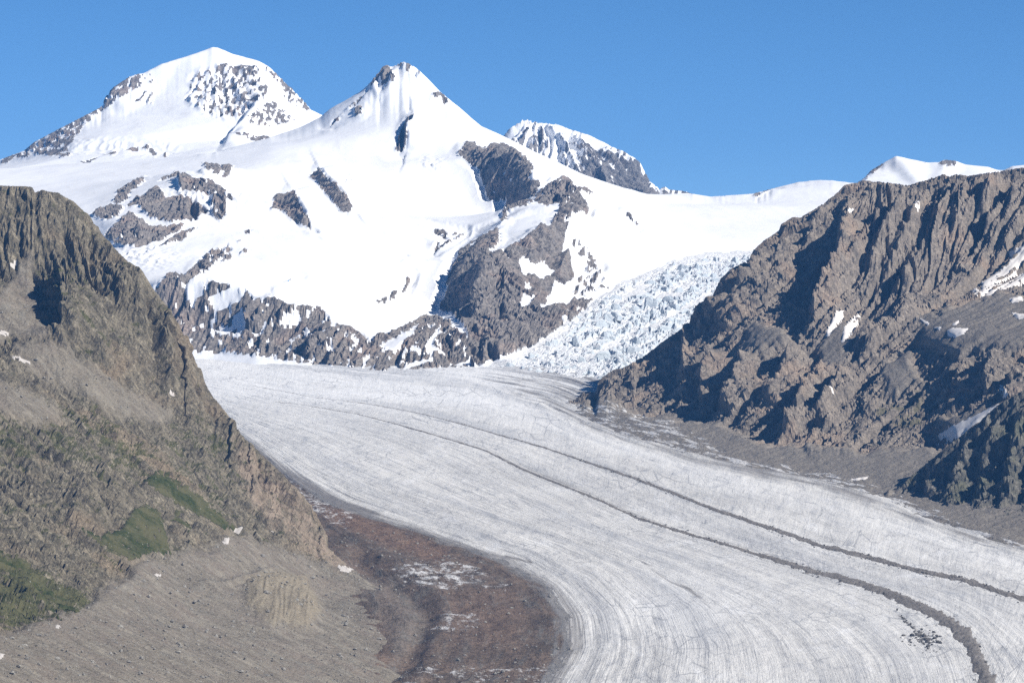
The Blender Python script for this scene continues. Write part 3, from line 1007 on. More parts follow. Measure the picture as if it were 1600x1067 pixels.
scr = sstep(-12, 12, poly_sd(u, v, [(860, 640), (930, 620), (1000, 642), (1060, 648), (1120, 658), (1200, 690), (1290, 696), (1350, 702), (1440, 692), (1500, 715), (1700, 760), (1750, 950), (1300, 900), (900, 760)])
            + 12 * fbm(u / 34, v / 26, 5, 4))
for pl in ([(1440, 490), (1500, 470), (1560, 450), (1650, 470), (1700, 520), (1560, 545), (1480, 545), (1430, 530)], [(1270, 540), (1310, 500), (1330, 505), (1320, 560), (1290, 570)],
           [(1380, 560), (1420, 545), (1430, 590), (1400, 620), (1380, 600)], [(1460, 650), (1520, 640), (1600, 610), (1600, 660), (1500, 690)], [(1180, 500), (1230, 520), (1190, 545), (1150, 545)]):
    scr = np.maximum(scr, .9 * sstep(-9, 9, poly_sd(u, v, pl) + 12 * fbm(u / 28, v / 22, 8, 4)))
rk = 1 - scr
fl1 = TR.fall_noise(Zb, 44, 620, 300, 110)
fl2 = TR.fall_noise(Zb, 15, 190, 310, 40)
warpx, warpy = TR.X + 30 * fbm(TR.X / 70, TR.Y / 70, 23, 3), TR.Y + 30 * fbm(TR.X / 70, TR.Y / 70, 24, 3)
disp = 1.35 * rb * (.9 + .35 * fbm(u / 22, v / 22, 29, 4)) * (1 - .85 * scr) + rk * (8.0 * fl1 - 9 * np.abs(fl1) - 5.0 * np.abs(fl2) + 3 * fl2)
disp += rk * (8 * ridged(warpx / 110, warpy / 170, 321, 5, .6) + 2.8 * fbm(warpx / 20, warpy / 26, 331, 4, .6) + 5 * crag(warpx + .4 * warpy, warpy * .5, 36, 335))
disp += scr * (5 * fbm(TR.X / 80, TR.Y / 110, 341, 4) + .35 * fl2 + 1.2 * fbm(TR.X / 9, TR.Y / 12, 351, 3, .7))
tooth = sstep(-4, 6, poly_sd(u, v, [(1250, 690), (1290, 672), (1340, 688), (1335, 712), (1265, 712)]))
disp += tooth * (5 + 3 * ridged(u / 7, v / 50, 3, 3))
TR.finish(Zb, disp - 12 * rk)
TR.fit_skyline(SKY_R, 200, 2.4, 8, 3)
grs = .26 + .30 * sstep(-14, 14, poly_sd(u, v, [(1380, 600), (1440, 590), (1480, 620), (1470, 660), (1400, 665), (1370, 640)])) + .3 * sstep(-10, 10, poly_sd(u, v, [(1500, 630), (1550, 620), (1520, 650)]))
grs *= 1 - .9 * scr
ice = .14 + .44 * sstep(-18, 8, poly_sd(u, v, [(860, 645), (875, 628), (960, 628), (1040, 655), (1110, 690), (1150, 722), (1060, 705), (940, 672)])) \
    + .44 * sstep(-18, 4, poly_sd(u, v, [(1150, 722), (1300, 742), (1400, 775), (1520, 830), (1620, 858), (1620, 880), (1400, 800), (1250, 752)]))
aR = {'scree': scr, 'grass': np.clip(grs, 0, 1), 'ice': ice}
PR = TR.flat()
right = link('rock_mountain', mesh_from('rock_mountain', PR, TR.faces, M_RIGHT, {k: a.ravel() for k, a in aR.items()}, smooth=scr.ravel()[TR.faces].mean(1) > .45))
tag(right, 'ribbed brown rock mountain with dark shadowed gullies rising across the glacier', 'mountain', kind='structure')
print('right', time.time() - T0)

# dark spur cutting into the frame in front of it
SKY_S = [(1398, 765), (1408, 757), (1448, 723.5), (1489, 690), (1526, 663), (1559.5, 632), (1600, 609), (1720, 545)]
TS = Terrain(1380, 1720, 1.8, 6500, 7700, 7.5)
cs = [(u, v, float(np.interp(u, [1398, 1720], [7400, 7370]))) for u, v in SKY_S]
pts = [below(p, 140, 90) for p in cs] + [below(p, 400, 260) for p in cs]
bs = [apron(q[0], q[1]) for q in ((1404, 766), (1420, 768), (1465, 781), (1532, 792), (1600, 818), (1720, 855))]
pts += bs + [below(p, -260, 95) for p in bs] + [(1380, None, 7330, 260), (1380, None, 7000, 200), (1380, None, 6400, 140), (1720, None, 6200, 120), (1480, 740, 7310), (1540, 700, 7300), (1540, 750, 7220),
        (1600, 660, 7280), (1600, 720, 7190), (1600, 780, 7090), (1680, 700, 7120), (1680, 800, 6980), (1720, 620, 7240)]
TS.tin(pts, [cs], 12)
Zb = TS.Z
u, v = TS.uv(Zb)
rb = ribs(u, v, [([(1470, 715), (1455, 740), (1440, 770)], 14, 20, 9), ([(1515, 690), (1500, 740), (1480, 780)], 26, 26, 14), ([(1560, 660), (1545, 710), (1530, 780)], 26, 24, 15), ([(1600, 650), (1585, 710), (1570, 790)], 30, 30, 16), ([(1640, 640), (1620, 720), (1600, 800)], 28, 30, 14)])
warpx, warpy = TS.X + 20 * fbm(TS.X / 50, TS.Y / 50, 63, 3), TS.Y + 20 * fbm(TS.X / 50, TS.Y / 50, 64, 3)
fl1 = TS.fall_noise(Zb, 22, 220, 360, 40)
scr = sstep(0, 24, v - np.interp(u, [1380, 1418, 1465, 1532, 1600, 1700], [760, 762, 776, 786, 812, 850]) + 8 * fbm(u / 16, v / 16, 4, 3))
disp = rb * (.7 + .6 * fbm(u / 16, v / 16, 19, 4)) + (1 - scr) * (11 * ridged(warpx / 70, warpy / 100, 361, 5, .55) + 3.5 * fl1 - 5 * np.abs(fl1) + 4 * fbm(warpx / 14, warpy / 16, 371, 4, .6) + 4 * crag(warpx, warpy * .7, 40, 375)) + scr * 2 * fbm(TS.X / 20, TS.Y / 25, 372, 5)
TS.finish(Zb, disp - 9 * (1 - scr))
TS.fit_skyline(SKY_S, 90, 2.0, 9, 3)
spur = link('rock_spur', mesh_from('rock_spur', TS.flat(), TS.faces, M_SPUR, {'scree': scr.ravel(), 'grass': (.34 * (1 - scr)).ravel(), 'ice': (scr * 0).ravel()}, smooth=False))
tag(spur, 'dark shadowed rock spur dropping to the ice below the small snow-filled gully', 'rock spur', kind='structure')
print('spur', time.time() - T0)
# ------------------------------------------------------------------ far snow mountains
def rock_mask(u, v, items, seed=500, holes=(), grain=9.0):
    """how far inside a rock outcrop (photograph pixels); items are (outline, share of bare rock, part number)"""
    wu = u + 3.2 * fbm(u / 16, v / 16, seed, 4, .6) + 1.2 * perlin(u / 4, v / 4, seed + 9)
    wv = v + 3.0 * fbm(u / 16, v / 16, seed + 20, 4, .6) + 1.2 * perlin(u / 4, v / 4, seed + 29)
    mot = fbm((u + .4 * v) / grain, v / (grain * 1.5), seed + 40, 5, .66)
    best = np.full(u.shape, -60.0)
    idx = np.full(u.shape, -1)
    qs = np.sort(mot.ravel()[::37])
    for poly, cov, part in items:
        sd_ = poly_sd(wu, wv, poly)
        if cov < .99:
            thr = qs[int((1 - cov) * (len(qs) - 1))]
            sd_ = np.minimum(sd_, (mot - thr) * 22)
        m = sd_ > best
        best = np.where(m, sd_, best)
        idx = np.where(m, part, idx)
    for poly in holes:
        sd_ = poly_sd(wu, wv, poly)
        best = np.minimum(best, -sd_)
    return best, idx

def split_mountain(T, root, best, idx, names, snow_name, snow_mat, rock_mat, keep=None):
    fsd = best.ravel()[T.faces].mean(1)
    fid = idx.ravel()[T.faces].max(1)
    rockf = fsd > 0
    if keep is None:
        keep = np.ones(len(T.faces), bool)
    P = T.flat()
    o = link(snow_name, sub_mesh(snow_name, P, T.faces, ~rockf & keep, snow_mat), root)
    for k, nm in enumerate(names):
        sel = rockf & (fid == k) & keep
        if sel.sum() > 6:
            link(nm, sub_mesh(nm, P, T.faces, sel, rock_mat, smooth=False), root)
    return o

SKY_XR = [p[0] for p in SKY_R]
SKY_VR = [p[1] for p in SKY_R]
# --- snow pyramid with its snow face, rock rib, icefall basin and snow saddle
SKY_T = [(330, 240), (360, 231), (420, 216), (470, 199), (501, 183), (516, 170), (538, 158), (545, 154), (562, 144), (572, 136), (586, 121), (599, 104), (604, 102), (613, 105), (619, 102), (629.5, 97), (640, 100), (653, 109), (667, 122), (687, 143), (721, 171),
         (751, 197), (788, 213.5), (839, 239), (861, 249), (912, 273), (962.5, 290), (1010, 303), (1030, 304), (1074, 302), (1111, 307.5), (1175, 303), (1199, 297), (1246, 285), (1280, 281.5), (1300, 282), (1331, 286), (1400, 292), (1700, 300)]
TT_ = Terrain(-90, 1700, 2.1, 9500, 16300, 12.5)
tY = lambda u: float(np.interp(u, [330, 420, 470, 501, 545, 600, 640, 750, 900, 962, 1010, 1074, 1111, 1175, 1246, 1331, 1700], [14800, 14950, 15200, 15600, 15300, 15050, 15000, 14850, 14600, 14600, 14800, 15300, 15600, 15800, 15500, 15200, 15000]))
ct = [(u, v, tY(u)) for u, v in SKY_T]
toe = [G(-90, 541), G(150, 545), G(300, 549), G(400, 556), G(500, 570), G(600, 578), G(680, 575), G(745, 568), G(800, 574), G(870, 588), G(935, 600), G(1000, 600), G(1150, 600), G(1700, 600)]
R1 = [(728, 232, 14150), (770, 228, 13900), (812, 236, 13600), (830, 262, 13350), (836, 290, 13150)]
R1f = [(722, 246, 13950), (740, 272, 13800), (757, 310, 13600), (775, 340, 13400), (800, 347, 13220), (818, 330, 13120)]
R2 = [(815, 318, 12900), (835, 303, 12900), (860, 288, 12850), (882, 275, 12800), (905, 290, 12750), (925, 302, 12750)]
R2d = [(856, 300, 12760), (820, 322, 12450), (790, 340, 12150), (782, 352, 12000), (770, 365, 11800), (745, 385, 11520), (724, 402, 11300)]
R2f = [(714, 410, 11650), (702, 440, 11380), (690, 475, 11120), (662, 506, 10720)]
R3 = [(910, 318, 12500), (893, 335, 12250), (870, 345, 12000), (846, 351, 11700), (815, 376, 11450), (786, 389, 11250), (764, 398, 11050), (752, 430, 10850), (749, 475, 10600), (757, 500, 10400), (740, 530, 10150), (744, 560, 9950)]
pts = [below(p, -400, 60) for p in toe] + [below(p, 700, 260) for p in ct[::2]]
pts += [(250, 440, 10650), (300, 430, 10650), (400, 445, 10550), (450, 470, 10450), (520, 490, 10400), (560, 515, 10250), (600, 520, 10250), (640, 515, 10200), (700, 512, 10250), (150, 440, 10800), (-90, 450, 10900),
        (260, 500, 10350), (400, 510, 10250), (500, 530, 10100), (600, 555, 9950), (690, 545, 10000), (715, 545, 10000), (720, 520, 10150),
        (300, 400, 11200), (400, 400, 11300), (500, 400, 11300), (600, 400, 11450), (650, 400, 11600), (550, 450, 10900), (620, 460, 11000), (660, 450, 11350), (620, 490, 10750), (690, 420, 11750),
        (200, 390, 11500), (175, 350, 12000), (250, 300, 12500), (320, 262, 12950), (350, 330, 12200), (280, 345, 11950), (330, 300, 12450), (230, 330, 12150), (150, 330, 12350),
        (0, 300, 13500), (100, 290, 13500), (0, 262, 15000), (150, 262, 14500), (250, 247, 14600), (-90, 300, 13500), (-90, 262, 15000), (-90, 380, 12200), (100, 390, 12000),
        (400, 260, 13600), (450, 225, 14300), (500, 250, 13800), (550, 200, 14700), (620, 200, 14500), (560, 260, 13800), (620, 280, 13600), (670, 250, 14100), (690, 210, 14450), (680, 300, 13500), (700, 340, 12900),
        (650, 340, 12700), (550, 330, 12500), (450, 320, 12450), (735, 345, 12850), (745, 362, 12350), (725, 385, 11900), (400, 300, 12900),
        (860, 262, 14000), (900, 280, 13900), (940, 300, 13700), (850, 320, 12400), (815, 358, 11850), (880, 315, 12550),
        (800, 430, 10850), (820, 450, 10780), (850, 470, 10700), (800, 500, 10330), (850, 520, 10350), (790, 550, 10000), (830, 545, 10150), (870, 420, 11300), (890, 380, 11800), (880, 480, 10850), (930, 350, 12500), (940, 420, 11700), (915, 465, 11080),
        (720, 445, 11150), (722, 480, 10860), (730, 500, 10580),
        (935, 470, 11050), (1000, 430, 11600), (1080, 402, 12100), (1150, 395, 12350), (1200, 394, 12400), (1300, 392, 12500), (960, 530, 10450), (900, 540, 10250), (1050, 480, 10950), (1050, 540, 10400), (1120, 440, 11500), (1000, 480, 10950),
        (1000, 350, 13200), (960, 320, 13600), (1000, 320, 14000), (1100, 345, 13500), (1100, 320, 14700), (1200, 345, 13700), (1250, 310, 14700), (1300, 320, 14200), (1500, 330, 14000), (1700, 330, 14000), (1400, 500, 11000), (1700, 500, 11000),
        (0, None, 16300, 1240), (250, None, 16300, 1270), (400, None, 16300, 1400), (-90, None, 16300, 1240)]
TT_.tin(pts, [ct, toe, R1, R1f, R2, R2d, R2f, R3], 16)
Zb = TT_.Z
u, v = TT_.uv(Zb)
Z_sm = gauss_axis(gauss_axis(Zb, 75 / TT_.dY, 0), 70 / (TT_.du * 2.2), 1)
rocks = [
    (Z2([(490, 262), (515, 225), (550, 178), (595, 122), (622, 150), (652, 205), (620, 205), (570, 225), (540, 210)]), .72, 0),
    (Z2([(640, 128), (690, 108), (755, 143), (765, 165), (735, 215), (700, 190), (690, 150)]), .5, 1),
    (Z2([(815, 268), (872, 268), (897, 312), (850, 305), (825, 290)]), .6, 2), (Z2([(770, 230), (795, 232), (790, 245)]), .7, 2),
    (Z2([(462, 300), (492, 305), (490, 345), (455, 352)]), .75, 3), (Z2([(325, 390), (395, 335), (410, 350), (350, 392)]), .65, 3), (Z2([(408, 318), (488, 250), (492, 262), (440, 310)]), .8, 3),
    (Z2([(700, 368), (738, 375), (735, 392), (692, 445), (702, 490), (682, 527), (645, 517), (660, 450)]), 1, 4),
    (Z2([(68, 792), (92, 724), (165, 713), (192, 790), (252, 860), (257, 888), (172, 842), (130, 800)]), 1, 5),
    (Z2([(248, 637), (290, 603), (302, 648), (392, 738), (444, 792), (432, 808), (388, 792), (328, 722), (278, 662)]), 1, 6),
    (Z2([(933, 527), (970, 483), (1012, 483), (1052, 518), (1090, 488), (1150, 492), (1242, 538), (1283, 585), (1262, 652), (1320, 665), (1290, 730), (1240, 745), (1150, 790), (1165, 745), (1080, 757), (1055, 680), (1030, 602), (1008, 594), (960, 552)]), .95, 7),
    (Z2([(1290, 745), (1330, 690), (1400, 645), (1420, 628), (1455, 650), (1475, 685), (1565, 712), (1560, 722), (1490, 705), (1545, 780), (1530, 812), (1470, 800), (1440, 840), (1420, 880), (1360, 860), (1400, 800), (1410, 770), (1270, 762), (1165, 800), (1150, 860), (1130, 850), (1150, 790), (1240, 745)]), .93, 8),
    (ZB([(480, 0), (440, 70), (445, 190), (370, 235), (480, 215), (590, 165), (740, 42), (790, 60), (900, 30), (905, 130), (880, 240), (930, 290), (960, 370), (960, 430), (880, 465), (830, 440), (820, 540), (740, 630), (900, 590), (920, 680), (890, 740), (760, 830), (580, 930), (430, 980), (290, 1000), (210, 900), (230, 800), (100, 640), (20, 640), (100, 480), (60, 460), (130, 320), (180, 215), (350, 110), (440, 60)]), 1, 9),
    (ZB([(900, 30), (940, 0), (920, 60), (905, 110)]), .7, 9),
    (ZB([(930, 140), (1040, 170), (1120, 310), (1160, 380), (1210, 480), (1060, 520), (960, 580), (900, 590), (950, 480), (1000, 400), (1060, 340), (1000, 260)]), .42, 10),
    (ZB([(960, 560), (1100, 560), (1010, 660), (940, 720), (915, 700), (915, 610)]), .93, 9),
    (Z3([(630, 503), (660, 510), (700, 552), (705, 570), (680, 548), (650, 520)]), .9, 11),
    (Z3([(1235, 415), (1290, 388), (1340, 386), (1300, 402), (1250, 428)]), .75, 12),
    (Z1([(525, 818), (545, 758), (668, 696), (672, 716), (602, 768), (592, 802), (547, 822)]), 1, 13),
    (Z1([(578, 838), (650, 788), (730, 743), (772, 802), (862, 788), (968, 852), (900, 898), (780, 908), (688, 882), (650, 832)]), 1, 14),
    (Z1([(820, 688), (900, 708), (980, 718), (1085, 800), (1042, 803), (1052, 852), (1022, 905), (978, 872), (985, 790), (890, 772), (838, 766)]), .95, 15),
    (Z1([(415, 868), (510, 823), (572, 835), (542, 882), (478, 894)]), .95, 16),
    (Z1([(478, 968), (600, 858), (692, 932), (855, 918), (830, 952), (740, 998), (640, 1018), (530, 1008)]), .97, 17),
    (Z1([(718, 1028), (830, 962), (915, 928), (862, 982)]), 1, 18),
    (Z1([(938, 633), (1082, 653), (1052, 708), (988, 692), (948, 662)]), .75, 19), (Z1([(742, 712), (822, 678), (824, 700)]), .9, 19),
    (Z6([(62, 205), (130, 142), (200, 150), (300, 55), (400, 0), (330, 110), (280, 128), (200, 180), (330, 170), (480, 208), (520, 250), (620, 243), (690, 290), (835, 290), (890, 370), (940, 380), (1010, 405), (1060, 442), (1180, 402), (1290, 340), (1345, 328), (1430, 350), (1525, 470), (1600, 555), (1400, 580), (1200, 592), (1000, 588), (700, 540), (500, 510), (200, 500), (100, 290)]), .84, 20),
    (Z6([(300, 40), (400, 0), (440, 70), (370, 90)]), .45, 20), (Z6([(460, 45), (500, 25), (490, 42)]), 1, 20), (Z6([(640, 185), (735, 152), (700, 172)]), .6, 21),
    (Z6([(1065, 280), (1130, 245), (1215, 200), (1245, 120), (1225, 100), (1250, 165), (1230, 215), (1130, 278)]), .5, 22),
    (Z2([(785, 868), (830, 880), (900, 900), (968, 905), (930, 935), (850, 968), (820, 995), (840, 920)]), .5, 23),
    (Z5([(1130, 240), (1165, 222), (1160, 245), (1140, 255)]), 1, 24), (Z5([(1115, 340), (1155, 322), (1140, 338)]), 1, 24), (Z5([(1100, 285), (1120, 275), (1110, 290)]), 1, 24),
]
holes = [
    ZB([(575, 310), (610, 275), (700, 330), (750, 300), (800, 355), (848, 375), (740, 425), (660, 390), (610, 390)]), ZB([(535, 620), (610, 570), (600, 505), (640, 545), (715, 535), (600, 650), (590, 600)]),
    ZB([(615, 455), (660, 440), (668, 490), (640, 488)]), ZB([(225, 215), (290, 160), (280, 195), (235, 220)]), ZB([(480, 275), (525, 290), (510, 298)]), ZB([(860, 245), (890, 238), (880, 262)]),
    ZB([(730, 620), (740, 600), (800, 590), (760, 560), (800, 540), (830, 440), (880, 470), (890, 520), (960, 430), (1000, 420), (950, 540), (920, 600), (880, 580), (760, 632)]),
    ZB([(875, 690), (925, 682), (905, 735)]), ZB([(440, 60), (500, 0), (800, 0), (700, 70), (590, 165), (480, 215), (375, 245), (445, 180)]),
    Z6([(200, 180), (292, 178), (290, 240), (222, 272)]), Z6([(300, 245), (430, 198), (485, 222), (470, 250), (345, 318)]), Z6([(430, 330), (492, 300), (482, 380), (385, 422), (338, 402), (420, 380)]),
    Z6([(660, 350), (722, 298), (742, 360), (690, 392)]), Z6([(690, 452), (748, 408), (702, 462)]), Z6([(1312, 470), (1400, 358), (1352, 465), (1412, 490), (1330, 508)]), Z6([(1250, 462), (1302, 490), (1288, 518)]),
    Z6([(1100, 475), (1300, 368), (1240, 420), (1180, 492)]), Z6([(1200, 585), (1272, 535), (1385, 528), (1300, 552), (1228, 588)]), Z6([(1435, 540), (1530, 540), (1480, 552)]), Z6([(425, 430), (480, 405), (460, 428)]), Z6([(285, 375), (330, 345), (300, 378)]),
    Z6([(500, 410), (550, 405), (530, 425)]), Z6([(560, 310), (620, 262), (570, 315)]), Z6([(965, 430), (1010, 440), (1000, 468)]), Z6([(790, 430), (860, 395), (830, 432)]),
]
best, idx = rock_mask(u, v, rocks, 500, holes)
best_T = best
m = sstep(-2.5, 2.5, best)
near_rock = sstep(-16, -3, best)
near_rock = np.maximum(near_rock, np.exp(-((TT_.Y - np.array([tY(q) for q in TT_.u])[None]) / 160) ** 2))
near_rock = np.maximum(near_rock, sstep(10300, 10000, TT_.Y))
Zb = Zb * near_rock + Z_sm * (1 - near_rock)
# ice of the icefall: its own outline in plan
ice_poly = [(740, 575), (800, 556), (835, 535), (870, 512), (905, 490), (935, 464), (985, 436), (1040, 414), (1090, 398), (1180, 392), (1230, 394), (1200, 440), (1130, 520), (1000, 585), (935, 606), (850, 592), (780, 584)]
isd_ = poly_sd(u + 5 * fbm(u / 20, v / 14, 61, 3), v + 5 * fbm(u / 20, v / 14, 62, 3), ice_poly)
mi = sstep(-5, 12, isd_)
fl1 = TT_.fall_noise(Zb, 42, 420, 400, 70)
warpx, warpy = TT_.X + 40 * fbm(TT_.X / 90, TT_.Y / 90, 53, 3), TT_.Y + 40 * fbm(TT_.X / 90, TT_.Y / 90, 54, 3)
rd = ribs(u, v, [(Z2([(730, 372), (735, 392), (700, 440), (712, 490), (700, 525)]), 46, 42, 13), (Z2([(165, 712), (200, 780), (258, 862)]), 34, 40, 17), (Z2([(292, 600), (320, 655), (400, 735), (450, 790)]), 34, 40, 13),
                 (Z2([(600, 128), (575, 170), (530, 235)]), 14, 20, 9), (Z6([(1345, 330), (1420, 355), (1520, 470)]), 0, 20, 10)])
rd += ribs(u, v, [(ZB([(660, 95), (640, 180), (680, 300)]), 16, 14, 9), (ZB([(740, 50), (720, 180), (730, 310)]), 16, 16, 8), (ZB([(800, 70), (780, 200), (800, 300)]), 13, 16, 7), (ZB([(905, 250), (870, 330), (850, 420)]), 26, 18, 12),
                  (ZB([(370, 250), (340, 380), (310, 540), (330, 700)]), 14, 30, 14), (ZB([(470, 450), (460, 560), (480, 660)]), 10, 22, 8), (ZB([(350, 800), (360, 880), (350, 980)]), 16, 22, 10), (ZB([(440, 790), (450, 880), (450, 960)]), 16, 20, 9),
                  (ZB([(530, 820), (530, 900), (530, 950)]), 10, 18, 8), (ZB([(170, 720), (200, 780), (200, 860)]), 12, 12, 8),
                  (Z6([(250, 270), (200, 330), (170, 420)]), 22, 26, 14), (Z6([(560, 260), (500, 320), (480, 390)]), 26, 28, 12), (Z6([(850, 420), (800, 460), (770, 540)]), 20, 26, 12), (Z6([(960, 400), (880, 470), (870, 560)]), 18, 26, 12),
                  (Z6([(700, 300), (640, 340), (600, 380)]), 12, 20, 10), (Z1([(690, 870), (650, 930), (640, 1000)]), 14, 24, 10), (Z1([(830, 690), (830, 740), (850, 770)]), 20, 30, 9), (Z1([(990, 780), (985, 830), (1000, 890)]), 16, 22, 8)]) * m
fl2 = TT_.fall_noise(Zb, 20, 200, 405, 40)
rockd = 5 * fl1 - 7 * np.abs(fl1) - 4.5 * np.abs(fl2) + 2 * fl2 + 12 * ridged(warpx / 120, warpy / 150, 421, 5, .6) + 6 * fbm(warpx / 24, warpy / 28, 431, 4, .65) + 5 * crag(warpx, warpy * .6, 55, 435) + 8
snowd = 6 * fbm(TT_.X / 320, TT_.Y / 520, 441, 3) + .15 * fl1
# broken snow and crevasses on the steeper roll-overs
for cx, cy, rx, ry in ((820 * .3375 + 400, 585 * .3375 + 60, 18, 9), (430 * .3375 + 400, 680 * .3375 + 60, 16, 18), (300, 300, 26, 12), (350, 300, 40, 24), (225, 400, 40, 16), (740 * .3375 + 220, 330 * .3375 + 380, 22, 14)):
    wgt = np.exp(-((u - cx) / rx) ** 2 - ((v - cy) / ry) ** 2)
    snowd += wgt * 16 * ridged(TT_.X / 30, TT_.Y / 70, 451, 4)
# icefall relief: blocks between crevasses
def cells(x, y, seed):
    r = np.random.RandomState(seed)
    px, py, hh = r.rand(64, 64), r.rand(64, 64), r.rand(64, 64)
    xi, yi = np.floor(x).astype(int), np.floor(y).astype(int)
    f1 = np.full(x.shape, 9.0)
    f2 = np.full(x.shape, 9.0)
    hv = np.zeros(x.shape)
    for dx in (-1, 0, 1):
        for dy in (-1, 0, 1):
            cx, cy = xi + dx, yi + dy
            a_, b_ = cx & 63, cy & 63
            dd = np.hypot(cx + px[a_, b_] - x, cy + py[a_, b_] - y)
            c1 = dd < f1
            f2 = np.where(c1, f1, np.minimum(f2, dd))
            hv = np.where(c1, hh[a_, b_], hv)
            f1 = np.where(c1, dd, f1)
    return f1, f2, hv
icx, icy = TT_.X + 18 * fbm(TT_.X / 60, TT_.Y / 60, 71, 3), TT_.Y + 40 * fbm(TT_.X / 60, TT_.Y / 60, 72, 3)
f1, f2, hv = cells(icx / 34, icy / 62, 5)
g1, g2, hw = cells(icx / 15, icy / 26, 6)
steepi = .45 + .55 * sstep(900, 960, u + .9 * (560 - v)) * (1 - .45 * sstep(1040, 1120, u))
iced = steepi * (3.5 * crag(icx, icy * .6, 16, 78) + 8 * ridged(icx / 90, icy / 34, 74, 4) + 13 * hv * sstep(.02, .25, f2 - f1) + 7 * hw * sstep(.02, .3, g2 - g1) - 5) + 5 * fbm(TT_.X / 60, TT_.Y / 90, 73, 4)
rockd = rockd * (1 - .4 * sstep(420, 460, v) * (u < 700)) + 5 * crag(warpx, warpy * .7, 90, 437) * sstep(420, 460, v)
flow_a, flow_c = u * .894 - v * .447, u * .447 + v * .894
rough = sstep(-.22, .12, fbm(flow_a / 150, flow_c / 17, 79, 4, .55) + .12)
rough *= 1 - sstep(-3, 6, poly_sd(u, v, [(930, 604), (1000, 560), (1060, 520), (1110, 478), (1122, 482), (1070, 535), (1000, 585), (940, 612)]))
rough *= .35 + .65 * sstep(0, 22, isd_)
iced = iced * (.2 + .8 * rough)
disp = (1 - mi) * (m * rockd + (1 - m) * snowd) + mi * np.where(best > 0, rockd, iced) + rd * (1 - mi) - 3
TT_.finish(Zb, disp)
TT_.fit_skyline(SKY_T, 260, .8, 12, 3)
root = empty('snow_mountain', (-420, 12500, 700))
tag(root, 'white snow pyramid with a sharp summit and long snow faces above the glacier bend', 'mountain', kind='structure')
faces = TT_.faces
fsd = best.ravel()[faces].mean(1)
fid = idx.ravel()[faces].max(1)
fis = isd_.ravel()[faces].mean(1)
fu = u.ravel()[faces].mean(1)
fv = v.ravel()[faces].mean(1)
fy = TT_.Y.ravel()[faces[:, 0]]
rockf = fsd > 0
icef = (fis > 0) & ~rockf
PT = TT_.flat()
link('snow_face', sub_mesh('snow_face', PT, faces, ~rockf & ~icef, M_SNOW), root)
for k in range(25):
    sel = rockf & (fid == k)
    nm = 'rock_rib' if k in (7, 8, 9) else ('rock_apron' if k == 20 else 'rock_outcrop')
    if sel.sum() > 8:
        link(nm, sub_mesh(nm, PT, faces, sel, M_FAR, smooth=False), root)
icefall = empty('icefall', (350, 10600, 640))
tag(icefall, 'broken blue-white icefall tumbling between the rock rib and the brown rock mountain', 'icefall', kind='structure')
link('ice_bed', sub_mesh('ice_bed', PT, faces, icef, M_ICEFALL, {'smooth': 1 - rough}, smooth=False), icefall)
print('pyramid', time.time() - T0)

# --- rounded snow dome behind
SKY_M = [(-60, 268), (0, 250), (7, 247), (37, 236), (54, 222), (101, 197), (148, 173), (159, 167), (175.5, 138), (202, 120), (216, 116), (224, 115), (253, 100), (290, 89), (317, 80), (332, 74), (341, 75), (361, 84), (391, 92), (405, 96),
         (422, 106), (439, 123), (452, 136), (472, 155), (486, 172), (503, 180), (560, 212)]
TM = Terrain(-80, 570, 1.9, 14900, 17900, 11)
mY = lambda u: float(np.interp(u, [-60, 54, 148, 202, 332, 439, 503, 560], [16500, 16600, 16800, 17000, 17200, 17200, 17000, 17000]))
cm = [(u, v, mY(u)) for u, v in SKY_M]
pts = [below(p, 700, 400) for p in cm[::2]]
MR = [(408, 118, 17080), (408, 140, 16900), (403, 165, 16650), (380, 200, 16250), (352, 228, 15900)]
pts += [(200, 180, 16700), (300, 180, 16500), (330, 140, 16850), (380, 155, 16800), (250, 150, 16900), (385, 185, 16500), (340, 190, 16350), (430, 160, 16900), (440, 185, 16600), (480, 190, 16700), (420, 215, 16150), (375, 215, 16200),
        (-80, 285, 15300), (100, 245, 15800), (200, 242, 15700), (260, 245, 15600), (300, 240, 15600), (400, 240, 15600), (570, 255, 15600), (110, 222, 16120), (150, 214, 16100), (220, 211, 16060), (262, 224, 15990),
        (110, 236, 16000), (200, 234, 15960), (255, 241, 15910), (-80, None, 14900, 1150), (200, None, 14900, 1180), (570, None, 14900, 1180)]
TM.tin(pts, [cm, MR], 16)
Zb = TM.Z
u, v = TM.uv(Zb)
